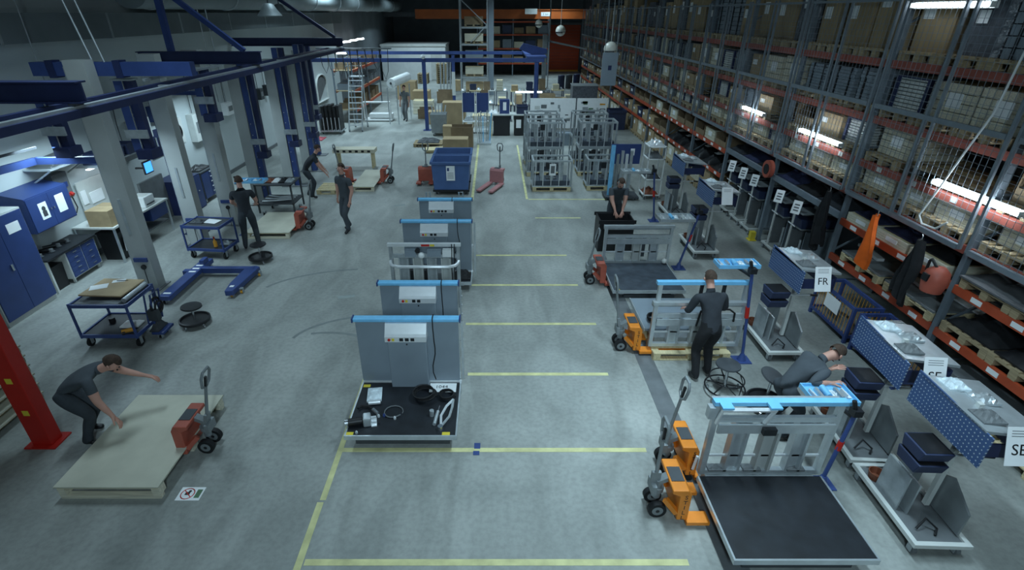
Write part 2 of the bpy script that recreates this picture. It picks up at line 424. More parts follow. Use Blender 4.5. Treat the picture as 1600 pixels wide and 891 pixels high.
# unit loads (1 x 1 x 1, base at z=0), scaled per slot
PROTO = {}
def proto(kind, fn):
    PROTO[kind] = [fn, None]
def crate():
    b = B(); n = 4
    for i in range(n):
        z0, z1 = i/n+.01, (i+1)/n-.015
        b.box(-.5,.5,-.5,-.47,z0,z1).box(-.5,.5,.47,.5,z0,z1).box(-.5,-.47,-.47,.47,z0,z1).box(.47,.5,-.47,.47,z0,z1)
    for x in (-.485,.465):
        for y in (-.465,.445): b.box(x,x+.02,y,y+.02,0,1)
    o = b.obj('wooden_crate','pine_pale')
    B().box(-.469,.469,-.469,.469,.9,.96).obj('lid','pine',o); B().box(-.506,-.501,-.2,.15,.35,.75).obj('label_sheet','paper',o)
    return tag(o,'x','crate')
def carton():
    b = B().box(-.5,.5,-.5,.5,0,.985); b.box(-.5,.5,-.5,-.004,.985,1).box(-.5,.5,.004,.5,.985,1)
    o = b.obj('carton','cardboard')
    B().box(-.503,.503,-.03,.03,1,1.003).box(-.503,-.5005,-.03,.03,.8,1.003).obj('tape','tape',o)
    B().box(-.505,-.501,.1,.4,.5,.75).obj('label_sheet','paper',o)
    return tag(o,'x','carton')
def wrapped():
    b = B(); r = random.Random(3); n = 28; rows = 9; vs = []
    for k in range(rows+1):
        for i in range(n):
            a = 2*PI*i/n; c, s_ = math.cos(a), math.sin(a)
            m = max(abs(c),abs(s_)); e = .49/m*(.96+.03*r.random()) if m > .75 else .6*(.97+.03*r.random())
            vs.append((max(-.5,min(.5,e*c)), max(-.5,min(.5,e*s_)), k/rows))
    fs = [(k*n+i,k*n+(i+1)%n,(k+1)*n+(i+1)%n,(k+1)*n+i) for k in range(rows) for i in range(n)] + [tuple(range(n-1,-1,-1)), tuple(rows*n+i for i in range(n))]
    o = b.add(vs,fs).obj('wrapped_load','wrap_grey'); B().box(-.52,-.515,-.1,.15,.5,.7).obj('label_sheet','paper',o)
    return tag(o,'x','load')
def panels():
    b = B(); r = random.Random(5); n = 9
    for i in range(n):
        a = r.uniform(0,.02); b.box(-.5+a,.48+a,-.49,.49,i/n,(i+.9)/n)
    o = b.obj('panel_stack','grey_panel'); B().box(-.51,.51,-.3,-.26,0,1.01).box(-.51,.51,.26,.3,0,1.01).obj('strap','black_plastic',o)
    return tag(o,'x','panels')
def framed():
    b = B(); n = 9
    for i in range(n): b.box(-.46,.46,-.44,.44,i/n+.005,(i+.8)/n)
    o = b.obj('framed_stack','off_white'); p = B()
    for x in (-.5,.44):
        for y in (-.5,.42): p.box(x,x+.06,y,y+.08,0,1)
    p.box(-.44,.44,-.5,-.46,.95,1).box(-.44,.44,.46,.5,.95,1).box(-.5,-.44,-.42,.42,.95,1).box(.44,.5,-.42,.42,.95,1).obj('corner_edge','steel_dark_blue',o)
    return tag(o,'x','panels')
def tote():
    b = B().prism([(-.5,1),(-.44,0),(.44,0),(.5,1),(.46,1),(.41,.06),(-.41,.06),(-.46,1)],-.46,.46,'x')
    b.prism([(-.5,1),(-.44,0),(.44,0),(.5,1)],-.5,-.46,'x').prism([(-.5,1),(-.44,0),(.44,0),(.5,1)],.46,.5,'x')
    o = b.obj('storage_tote','navy_plastic'); B().box(-.53,.53,-.53,-.49,.88,1).box(-.53,.53,.49,.53,.88,1).box(-.53,-.49,-.49,.49,.88,1).box(.49,.53,-.49,.49,.88,1).obj('rim','navy_plastic',o)
    B().box(-.506,-.5005,-.2,.2,.35,.65).obj('label_sheet','paper',o); return tag(o,'x','tote')
def openbox():
    b = B().box(-.5,.5,-.5,.5,0,.03).box(.47,.5,-.5,.5,.03,1).box(-.5,.47,-.5,-.47,.03,1).box(-.5,.47,.47,.5,.03,1).box(-.5,-.47,-.47,.47,.03,.45)
    o = b.obj('open_carton','cardboard_dark'); B().heap(.85,.85,.4,9,8,.04).obj('contents','dark_grey',o); return tag(o,'x','carton')
def bags():
    o = B().heap(1,1,1,17,14).obj('black_bag','black_plastic',None,True); B().heap(.5,.3,.25,3,6,.78).obj('white_flap','paper',o)
    return tag(o,'x','bag')
for k,fn in (('crate',crate),('carton',carton),('wrapped',wrapped),('panels',panels),('framed',framed),('tote',tote),('openbox',openbox),('bags',bags)): proto(k,fn)
LOOK = {'crate':'pale slatted wooden crate','carton':'brown cardboard carton','wrapped':'grey plastic-wrapped load','panels':'strapped stack of grey panels','framed':'white boards in blue frame',
        'tote':'dark blue plastic tote','openbox':'open brown carton','bags':'black bag with white flap'}
def load(kind, label, loc, size, group=None, rz=0):
    p = PROTO[kind]
    if p[1] is None:
        o = p[1] = p[0](); o['label'] = label; o.location = loc; o.rotation_euler = (0,0,R(rz)); o.scale = size
        if group: o['group'] = group
        return o
    return dup(p[1], label, loc, rz, group, size)
SLOT = ['near slot','middle slot','far slot']
MIX = {0:['crate','crate','framed','crate','crate'], 1:['carton','crate','panels','framed','carton','openbox'], 2:['panels','crate','framed','carton','crate','panels','framed'], 3:['carton','carton','wrapped','carton','panels']}
HT = {0:(.24,.29), 1:(.3,.45), 2:(.45,.58), 3:(.8,1.25)}
SH = ['lowest','second','third','top']
for k in range(14):
    bay = f'{ORD[k]} bay from front'
    for l,z in enumerate(UP):
        for s_ in range(3):
            y = YP[k] + .53 + s_*.845
            if k == 0 and s_ == 0: continue
            if l == 1 and k == 1 and s_ < 2: continue
            if l == 1 and rnd.random() < .12: continue
            pallet(f'wooden pallet, {SH[l]} fenced shelf, {bay}, {SLOT[s_]}', (7.1,y,z+.062), 90, 'pallets behind the wire fence')
            kind = rnd.choice(MIX[l]); h = rnd.uniform(*HT[l])
            if k > 6 and l == 3: h *= .9
            w = rnd.uniform(.66,.78) if l < 3 else rnd.uniform(.7,.8)
            load(kind, f'{LOOK[kind]}, {SH[l]} fenced shelf, {bay}, {SLOT[s_]}', (7.1+rnd.uniform(-.02,.02),y,z+.062+.146), (rnd.uniform(.9,1.04),w,h), 'loads behind the wire fence')
# long planks lying at the second fenced shelf of the near bay
for i in range(5):
    tag(B().box(-.07,.07,-.74,.74,0,.03).obj('plank',['pine_old','cardboard_dark','pine'][i%3]), ['plank at the front edge of the second fenced shelf above the longest tube lamp','second plank from the front above the longest tube lamp','third plank from the front above the longest tube lamp','fourth plank from the front above the longest tube lamp','rearmost plank above the longest tube lamp'][i], 'plank', 'planks on the fenced shelf', (6.72+i*.17,7.45,2.8285), 0)
b = B(); 
for i in range(2): b.box(0,1.1,i*1.45-.03,i*1.45+.03,0,.1)
tag(b.obj('shelf_bearer','rack_post'), 'grey cross bearers under the planks above the longest tube lamp', 'bearer', None, (6.56,6.72,2.725))
for k in (2,3):
    for s_ in range(3):
        tag(B().heap(1.08,.8,.34,300+k*5+s_,12).obj('cloth_pile',['black_cloth','navy_cloth','work_dark'][(k+s_)%3],None,True), f'dark pile of covers on the grey shelf above the tagged carts, {ORD[k]} bay, {SLOT[s_]}', 'covers', None, (7.1,YP[k]+.53+s_*.845,1.676))
# lower shelves beyond the parked carts
for k in range(4,14):
    bay = f'{ORD[k]} bay from front'
    for s_ in range(3):
        y = YP[k] + .53 + s_*.845
        kind = 'carton' if rnd.random() < .8 else 'crate'
        pallet(f'wooden pallet on floor under {bay}, {SLOT[s_]}', (7.1,y,.0), 90, 'pallets under the rack')
        load(kind, f'{LOOK[kind]} on floor under {bay}, {SLOT[s_]}', (7.1,y,.147), (1.0,.74,rnd.uniform(.45,.6)), 'cartons under the rack')
        kind = 'bags' if k < 6 else rnd.choice(['openbox','openbox','tote','carton','carton'])
        load(kind, f'{LOOK[kind]} on lower orange beams, {bay}, {SLOT[s_]}', (7.1,y,.912), (1.18,.76,rnd.uniform(.3,.42)), 'goods on the lower beams')
        kind = rnd.choice(['openbox','crate','openbox']) if k < 7 else rnd.choice(['tote','openbox','carton','carton'])
        load(kind, f'{LOOK[kind]} on upper orange beams, {bay}, {SLOT[s_]}', (7.1,y,1.612), (1.18,.74,rnd.uniform(.3,.38)), 'goods on the upper beams')
# ------------------------------------------------------------------ platform lifts
def deck(t, x0, x1, y0, y1, z, mat='deck_black', th=.05):
    B().box(x0+.02,x1-.02,y0+.02,y1,z-th,z).obj('platform_deck', mat, t)
    b = B().box(x0,x1,y0-.0,y0+.02,z-th-.01,z+.006).box(x0,x0+.02,y0+.02,y1,z-th-.01,z+.006).box(x1-.02,x1,y0+.02,y1,z-th-.01,z+.006)
    b.obj('platform_edge','alu',t)
    u = B()
    for x in (x0+.2, x1-.2): u.box(x-.04,x+.04,y0+.1,y1,z-th-.08,z-th-.011)
    u.obj('platform_beam','galv',t)
def lift_wall(t, W, zb, film=True, box=(.0,.53), side=True):
    """wall of a lift: local x centred, wall front face at y=0, control box on the -y side"""
    h = W/2; zt = 1.33
    for nm, x0, x1 in (('side_panel',-h+.03,box[0]-box[1]/2+.02),('side_panel',box[0]+box[1]/2-.02,h-.03)):
        B().box(x0,x1,0,.03,zb+.03,zt-.045).obj(nm,'grey_panel',t)
    B().box(box[0]-box[1]/2,box[0]+box[1]/2,-.11,.03,zb-.03,1.06).obj('mast_cover','grey_panel',t,bevel=.01)
    c = B().prism([(-.07,1.285),(.02,1.285),(.02,1.06),(-.18,1.06),(-.18,1.14),(-.15,1.17)], box[0]-box[1]/2-.015, box[0]+box[1]/2+.015).obj('control_box','alu_bright',t)
    p = B(); x = box[0]-box[1]/2
    for dx in (.21,.285,.36)[:BTN[0]]: p.box(x+dx-.025,x+dx+.025,-.188,-.181,1.08,1.125)
    p.obj('button','black_plastic',c)
    B().cyl((x+.045,-.18,1.1),(x+.045,-.192,1.1),.02).obj('stop_button','red_paint',c)
    B().box(x+.08,x+.115,-.186,-.181,1.08,1.12).obj('sticker','yellow',c)
    B().cyl((box[0],-.111,.98),(box[0],-.118,.98),.012).obj('lock','black_plastic',t)
    B().box(-h+.01,h-.01,-.045,.065,zt-.04,zt+.012).obj('top_rail','film_blue' if film else 'alu_bright',t,bevel=.012)
    e = B().box(-h-.008,-h+.0095,-.05,.07,zt-.045,zt+.016).box(h-.0095,h+.008,-.05,.07,zt-.045,zt+.016); e.obj('rail_end_cap','steel_blue' if film else 'mid_grey',t)
    b = B().box(-h+.03,box[0]-box[1]/2,-.015,.02,zb-.0,zb+.028).box(box[0]+box[1]/2,h,-.015,.02,zb,zb+.028); b.obj('bottom_trim','alu_bright',t)
    for x in (-h+.03,h-.07): B().box(x,x+.05,.035,.1,.06,zt-.045).obj('rear_post','alu',t)
    for x in (-.25,.1): B().box(x,x+.14,.035,.11,.06,1.2).obj('mast_profile','alu',t)
    B().box(-h+.03,h-.02,.03,.13,.0,.06).obj('base_beam','galv',t)
BTN = [3]
def cable_down(t, x, z0, z1, sw=.03):
    pts = [(x,.075,1.24),(x,.07,1.345),(x,.0,1.352),(x,-.052,1.345),(x,-.056,1.2)]
    for i in range(8): pts.append((x+sw*math.sin(i*.9)*i/7, -.03-.02*math.sin(i), 1.2-(1.2-z1)*(i+1)/8))
    B().tube(pts,.008,6).obj('cable','black_rubber',t)

# front lift of the centre row
t = thing('platform_lift','nearest grey platform lift with blue top rail, black deck holding loose parts','lift',(-1.185,6.04,0))
lift_wall(t,1.46,.25); deck(t,-.71,.72,-1.1,-.0,.25)
B().box(-.6,.62,-1.0,-.1,.03,.18).obj('lower_frame','dark_grey',t)
for x in (-.7,.53): B().box(x,x+.1,-1.08,-1.02,.2501,.2515).obj('yellow_sticker','yellow',t)
B().box(-.68,-.58,-.12,-.06,.2501,.2515).obj('yellow_sticker','yellow',t)
cable_down(t,.36,1.2,.33,.05)
B().box(.735,.765,.01,.05,.3,1.25).obj('side_profile','alu',t)
# second
t = thing('platform_lift','second lift of the centre row, blue rail, grey panels and silver control box','lift',(-1.16,7.1,0))
BTN[0]=2; lift_wall(t,1.25,.25); deck(t,-.6,.6,-.75,0,.25); cable_down(t,.36,1.2,.35); B().box(-.5,.5,-.7,-.1,.03,.16).obj('lower_frame','dark_grey',t)
b = B().box(.635,.66,-.03,.0,.1,1.25)
for i in range(6): b.cyl((.66,-.015,.3+i*.16),(.675,-.015,.3+i*.16),.02)
b.obj('side_profile','alu',t)
# third: open frame
def open_frame(t, W, zb, zt, cols=3, mat='alu', rail2=True, film=None):
    h = W/2
    for x in (-h,h-.06): B().box(x,x+.06,-.03,.03,zb,zt-.05).obj('end_post',mat,t)
    B().box(-h-.02,h+.02,-.04,.04,zt-.05,zt).obj('top_rail',film or mat,t)
    if rail2: B().box(-h+.061,h-.061,-.045,.0,zt-.27,zt-.2).obj('middle_rail',mat,t)
    B().box(-h+.061,h-.061,-.03,.03,zb,zb+.06).obj('bottom_rail',mat,t)
    B().box(-h+.061,h-.061,.0,.02,zb+.25,zb+.275).obj('tie_rod','alu_bright',t)
    for i in range(cols):
        x = -h + W*(i+1)/(cols+1)
        c = B().box(x-.09,x-.06,-.05,.05,zb+.061,zt-.28).box(x+.06,x+.09,-.05,.05,zb+.061,zt-.28).box(x-.06,x+.06,-.0,.02,zb+.061,zt-.28)
        c.obj('mast_profile','column_grey' if i%2 else mat,t)
t = thing('platform_lift','open lift frame with white top bar and bent silver handrail, third in the centre row','lift',(-1.25,8.63,0))
open_frame(t,1.28,.12,1.33,4,'galv',True,'alu_bright')
B().tube([(-.62,-.05,1.0),(-.6,-.12,.98),(-.56,-.2,.98),(-.45,-.25,.98),(.45,-.25,.98),(.56,-.2,.98),(.6,-.12,.98),(.62,-.05,1.0)],.03,8).obj('handrail','alu_bright',t,True)
B().box(.05-.1,.05+.05,-.0425,-.0405,1.285,1.325).obj('red_sticker','red_paint',t); B().box(.11,.19,-.0425,-.0405,1.285,1.325).obj('yellow_sticker','yellow',t)
B().box(-.35,-.15,-.05,.05,1.085,1.2).obj('grey_cover','grey_panel',t); B().box(.05,.3,-.05,.05,1.085,1.2).obj('grey_cover','grey_panel',t)
B().box(.33,.52,-.06,.05,1.085,1.21).obj('white_cover','white_paint',t)
B().ball((-.05,-.07,1.12),.06).obj('motor_cap','white_paint',t,True); B().cyl((-.12,-.06,1.2),(-.12,.0,1.2),.045).obj('pulley','black_plastic',t)
B().box(-.62,.62,-.0,.5,.0,.11).obj('base_frame','galv',t)
B().box(-.45,.0,.06,.35,.115,.75).obj('drive_unit','black_plastic',t); B().box(.1,.5,.06,.3,.115,.7).obj('drive_unit','mid_grey',t)
cable_pts = [(.5,-.05,1.335),(.5,-.06,1.2),(.49,-.07,.9),(.5,-.08,.5),(.5,-.06,.2)]
B().tube(cable_pts,.008).obj('cable','black_rubber',t); B().tube([(p[0]+.05,p[1],p[2]) for p in cable_pts],.008).obj('cable','black_rubber',t)
# fourth and fifth
t = thing('platform_lift','wide blue-railed lift behind the open frame with bent handrail, fourth in the centre row','lift',(-1.14,9.78,0))
BTN[0]=2; lift_wall(t,1.43,.2,True,(-.04,.52)); cable_down(t,.42,1.2,.4,.12); deck(t,-.7,.7,-.5,0,.2)
B().heap(.36,.3,.22,31,10,.2).obj('cable_coil','black_rubber',t).location = (.5,-.25,0)
B().box(.74,.78,-.05,.0,.1,1.3).obj('side_profile','alu',t)
t = thing('platform_lift','farthest lift of the centre row, blue rail, just in front of the blue bins','lift',(-1.08,11.15,0))
BTN[0]=3; lift_wall(t,1.22,.2,True,(-.08,.52)); cable_down(t,.16,1.2,.4); deck(t,-.6,.6,-.6,0,.2)
B().box(-.22,.22,-.3,-.05,.21,.7).obj('drive_unit','black_plastic',t)
for x in (-.44,.3): B().tube([(x,.2,.05),(x,.2,1.42),(x+.09,.2,1.42),(x+.09,.2,1.3)],.018).obj('guide_tube','alu',t)

# loose parts lying on the nearest deck (z=.25)
def coil(name, label, loc, rad, turns, r, mat, seed, cat='cable'):
    q = random.Random(seed); b = B()
    pts = []
    for i in range(turns*16):
        a = 2*PI*i/16; k = rad*(.82+.22*math.sin(i*.37)+.05*q.random())
        pts.append((k*math.cos(a),k*math.sin(a),r+ (i/16)*r*1.6))
    return tag(b.tube(pts,r,6).obj(name,mat,None,True),label,cat,None,loc)
coil('cable_coil','larger flat coil of black cable on the nearest lift deck',(-.94,5.7,.252),.17,5,.012,'black_rubber',1)
coil('cable_coil','smaller loose coil of black cable over the white number plate',(-.63,5.7,.252),.115,5,.008,'black_rubber',2)
coil('hose_loop','single loop of thin grey hose on the nearest lift deck',(-1.33,5.36,.252),.14,1,.008,'mid_grey',4,'hose')
t = thing('number_plate','white number plate lying at the rear right of the nearest deck','plate',(-.71,5.92,.2512))
B().box(-.2,.18,-.11,.085,0,.004).obj('plate_board','paper',t); text('lettering','1044',.09,'black_plastic',t,(-.03,0,.0045),(0,0,0))
t = thing('gear_motor','silver and black motor lying at the left front of the nearest deck','motor',(-1.72,5.16,.251),12)
B().cyl((-.16,0,.06),(.02,0,.06),.05,n=16).obj('motor_body','black_plastic',t,True); B().cyl((-.2,0,.06),(-.161,0,.06),.042).obj('end_cap','chrome',t)
B().box(.03,.13,-.07,.07,0,.13).obj('gearbox','alu',t,bevel=.015); B().box(.131,.2,-.015,.015,.03,.1).box(.13,.2,-.08,.08,.0,.012).obj('mounting_plate','alu_bright',t)
t = thing('parts_bag','clear plastic bag of parts at the rear left of the nearest deck','bag',(-1.66,5.74,.251),8)
B().heap(.2,.28,.07,8,10).obj('bag_film','clear_plastic',t,True); B().cyl((-.07,-.19,.035),(.09,-.19,.035),.033).obj('roller','alu_bright',t)
t = thing('valve_assembly','dark valve with silver fittings between bag and motor on the nearest deck','valve',(-1.68,5.38,.251),-20)
B().tube([(-.15,0,.03),(-.13,.06,.03),(-.05,.08,.03),(.05,.05,.04)],.018).obj('hose','black_rubber',t); B().cyl((.05,.05,.03),(.16,.0,.03),.026).obj('fitting','chrome',t,True)
for i,(x,y,m) in enumerate(((-1.52,5.3,'alu_bright'),(-1.45,5.31,'steel_blue'),(-1.3,5.26,'alu_bright'),(-1.74,4.99,'alu'))):
    b = B().cyl((0,0,0),(0,0,.03),.018,n=6).cyl((0,0,.03),(0,0,.045),.009)
    tag(b.obj('bolt',m),['silver bolt left of the blue fitting beside the hose loop','small blue fitting beside the grey hose loop','silver bolt just in front of the hose loop','silver bolt near the front left corner of the nearest deck'][i],'bolt',None,(x,y,.251))
t = thing('spreader_bracket','silver diamond shaped bracket on the right of the nearest deck','bracket',(-.62,5.36,.251),-12)
B().tube([(0,-.28,.03),(-.05,-.1,.05),(-.03,.08,.06),(.02,.24,.05)],.018).obj('arm','alu_bright',t); B().tube([(0,-.28,.03),(.06,-.1,.05),(.05,.08,.06),(.02,.24,.05)],.018).obj('arm','alu',t)
B().cyl((0,-.3,0),(0,-.3,.06),.035).obj('pivot','chrome',t)
t = thing('gas_strut','silver tubular strut lying left of the diamond bracket','strut',(-.75,5.3,.251),-6)
B().cyl((0,-.17,.025),(0,.08,.025),.024).obj('cylinder','alu',t,True); B().cyl((0,.08,.025),(0,.19,.025),.009).obj('rod','chrome',t)
B().cyl((-.07,.02,0),(-.07,.02,.09),.03).obj('clamp','alu',t)

# lifts under assembly on the right
def frame_lift(t, W, zb, zt, film):
    open_frame(t,W,zb,zt,3,'alu',True,film)
    B().box(-W/2,W/2,.05,.12,zt-.12,zt-.04).obj('rear_rail','galv',t)
    B().box(-W/2+.06,W/2-.06,-.075,-.046,zt-.4,zt-.28).obj('cross_channel','alu',t)
t = thing('platform_lift','far right lift frame with slate deck, red pallet jack at its left','lift',(3.07,10.25,0))
frame_lift(t,1.44,.18,1.05,None); deck(t,-.74,.68,-1.33,-.06,.2,'deck_slate'); B().box(-.5,.5,-1.25,-1.12,.0,.069).obj('support_block','dark_grey',t); B().box(-.5,.5,-.25,-.12,.0,.069).obj('support_block','dark_grey',t)
B().ball((.6,-.1,.27),.06).obj('protective_cap','off_white',t,True); B().box(-.68,-.6,-1.3,-1.26,.2062,.2075).obj('yellow_sticker','yellow',t)
B().box(.02,.2,.07,.2,.3,.75).obj('drive_unit','dark_grey',t)
t = thing('platform_lift','middle right lift frame on a wooden pallet, blue top rail over a person','lift',(3.25,7.08,0))
frame_lift(t,1.46,.18,1.0,None)
for x in (-.7,.64): B().box(x,x+.06,.0,.06,1.001,1.29).obj('upper_post','alu',t)
B().box(-.73,.73,.0,.08,1.291,1.345).obj('top_rail','film_blue',t); b = B().box(-.05,.0,.02,.05,1.001,1.29).box(.3,.35,.02,.05,1.001,1.29); b.obj('upper_post','black_plastic',t)
B().box(-.71,.71,.3,1.35,.27,.31).obj('platform_deck','grey_panel',t); B().box(-.73,-.711,.3,1.35,.26,.32).box(.711,.73,.3,1.35,.26,.32).obj('platform_edge','alu',t)
B().box(-.6,.6,.12,1.2,.15,.255).obj('platform_beam','galv',t)
B().tube([(-.05,-.1,.62),(-.03,-.12,.9),(.1,-.14,.95),(.4,-.14,.94),(.5,-.12,.86),(.52,-.1,.7)],.016).obj('hose','black_rubber',t,True)
big_pallet('wooden pallet under the middle right lift frame, orange jack forks in it',(3.2,7.3,0),90,.8,1.24,'pine')
coil('cable_coil','coil of black cable hanging in the middle right lift frame',(2.78,7.62,.315),.14,5,.012,'black_rubber',9)
t = thing('platform_lift','nearest right lift with large black deck and silver frame','lift',(3.05,4.32,0))
frame_lift(t,1.38,.3,1.36,'film_blue'); deck(t,-.72,.7,-1.1,-.06,.3,'deck_black')
B().box(-.55,.55,-1.0,-.1,.05,.2).obj('lower_frame','dark_grey',t); B().box(-.62,.62,-.05,.05,.0,.29).obj('base_beam','galv',t)
b = B().tube([(-.66,-.06,1.1),(-.66,-.12,1.33),(-.1,-.12,1.33),(-.14,-.06,1.1)],.025); b.obj('handrail','alu_bright',t,True)
for x in (-.68,-.18): B().box(x,x+.12,-.16,-.06,1.361,1.385).obj('film_corner','film_blue',t)
B().box(-.16,-.02,-.13,-.051,.98,1.06).obj('latch_block','black_plastic',t); B().cyl((-.76,.0,.35),(-.74,.0,.55),.015).obj('pin','alu_bright',t)
B().box(-.76,-.7,-.06,.02,1.15,1.3).obj('hook_plate','alu',t)
for i,x in enumerate((-.5,-.1,.4)): B().heap(.2,.1,.06,40+i,6,.361).obj('hardware','mid_grey',t).location = (x,.0,0)

# ------------------------------------------------------------------ pallet jacks (forks run along +x from the origin)
def jack(label, loc, rz, mat, hz=1.12, lean=.06, still=False, L=1.0):
    t = thing('pallet_jack',label,'pallet jack',loc,rz,'pallet jacks')
    for y in (-.2,.2):
        B().box(.08,L+.08,y-.075,y+.075,.05,.096).obj('fork',mat,t)
        B().cyl((L-.02,y-.04,.04),(L-.02,y+.04,.04),.039).obj('fork_roller','black_rubber',t)
    h = B().prism([(-.02,.08),(.1,.08),(.09,.46),(.05,.53),(-.12,.53),(-.12,.48),(-.03,.44)],-.23,.23,'y').obj('chassis',mat,t,bevel=.012)
    B().box(-.1,.04,-.1,.1,.531,.538).obj('vent_plate','dark_grey',h)
    B().bar((-.02,-.2,.16),(-.14,-.12,.28),.05,.06).bar((-.02,.2,.16),(-.14,.12,.28),.05,.06).obj('brace',mat,t)
    p = B().cyl((-.2,0,.2),(-.2,0,.46),.045).cyl((-.2,0,.3),(-.2,0,.36),.07).bar((-.26,-.09,.36),(-.26,.09,.36),.05,.12).bar((-.2,0,.44),(-.1,0,.5),.09,.05); p.obj('pump','jack_grey',t)
    for y in (-.1,.1):
        w = B().cyl((-.2,y-.032,.1),(-.2,y+.032,.1),.1,n=20).obj('steer_wheel','black_rubber',t,True)
        B().cyl((-.2,y-.034,.1),(-.2,y+.034,.1),.062,n=16).obj('wheel_hub','jack_grey',w)
        B().cyl((-.2,y-.036,.1),(-.2,y+.036,.1),.022).obj('axle','black_plastic',w)
    a = V((-.24,0,.42)); q = V((-.24-lean*2,0,hz-.24))
    B().cyl(a,q,.022,.018).obj('handle_shaft','jack_grey',t,True); B().bar(a,a+(q-a)*.25,.1,.04).obj('handle_bracket','jack_grey',t)
    d = (q-a).normalized(); s_ = V((0,1,0))
    lp = [q, q+d*.06+s_*.08, q+d*.2+s_*.1, q+d*.27+s_*.06, q+d*.27-s_*.06, q+d*.2-s_*.1, q+d*.06-s_*.08]
    g = B().tube(lp,.018,8,True).obj('handle_loop','jack_grey',t,True); B().bar(q+d*.02,q+d*.17,.03,.025).obj('lever','black_plastic',g)
    if still:
        for i,ch in enumerate('STILL'):
            c = text('lettering',ch,.08,'black_plastic',t,(.035,-.2315,.43-i*.078),(90,0,0))
    return t
jack('orange pallet jack under the middle right lift on its pallet',(2.31,7.3,0),0,'jack_orange',1.3,.05,True,.95)
jack('orange pallet jack standing further left of the nearest black deck',(2.02,4.08,0),0,'jack_orange',1.26,-.0,True,.25)
jack('orange pallet jack half under the corner of the nearest black deck',(2.32,4.7,0),0,'jack_orange',1.3,-.04,True,.05)
jack('orange-red pallet jack at the left of the far right slate deck',(2.2,9.7,0),0,'jack_red',1.15,-.05,False,.2)
jack('red pallet jack with grey handle at the plywood slab, nearest on the left',(-3.86,5.03,0),180,'jack_red',1.2,.06,False,1.0)
jack('red pallet jack at the middle left slab behind the round stool',(-4.98,12.75,0),180,'jack_red',1.25,.05)
jack('red pallet jack at the left end of the far left wooden slab',(-4.75,16.75,0),0,'jack_red',1.25,.04,False,.1)
jack('red pallet jack at the right end of the far left wooden slab',(-3.6,16.9,0),180,'jack_red',1.25,.05,False,.6)
jack('dark handled red pallet jack tucked left behind the blue bins',(-2.24,16.9,0),-90,'jack_red',1.2,.03,False,.3)
jack('faded rose pallet jack standing alone in the middle of the aisle',(.12,16.7,0),-112,'jack_rose',1.25,.0)

# plywood slabs on pallets, left of the aisle
def slab(label, loc, w, d, h, rz=0):
    t = thing('plywood_slab',label,'board',loc,rz)
    B().box(-w/2,w/2,-d/2,d/2,h-.02,h).obj('top_sheet','ply',t)
    B().box(-w/2+.02,w/2-.02,-d/2+.015,d/2-.02,h-.042,h-.0215).obj('lower_sheet','pine',t)
    b = B()
    for x in (-w/2+.02, w/2-.1):
        for y in (-d/2+.01,-.06,d/2-.13): b.box(x,x+.08,y,y+.12,0.046,h-.043)
        b.box(x,x+.08,-.06,.06,0,.0455)
    for y in (-d/2+.012, d/2-.09): b.box(-w/2+.02,w/2-.02,y,y+.07,.0,.045)
    b.obj('bearer','pine_pale',t); return t
slab('large pale plywood slab in the left foreground beside a red pallet jack',(-4.43,5.0,0),1.2,1.62,.2)
slab('pale plywood slab in the middle left, behind the round stool',(-5.62,12.78,0),1.1,1.5,.17)
slab('far pale wooden slab between two red pallet jacks',(-4.1,16.9,0),.7,2.0,.16)
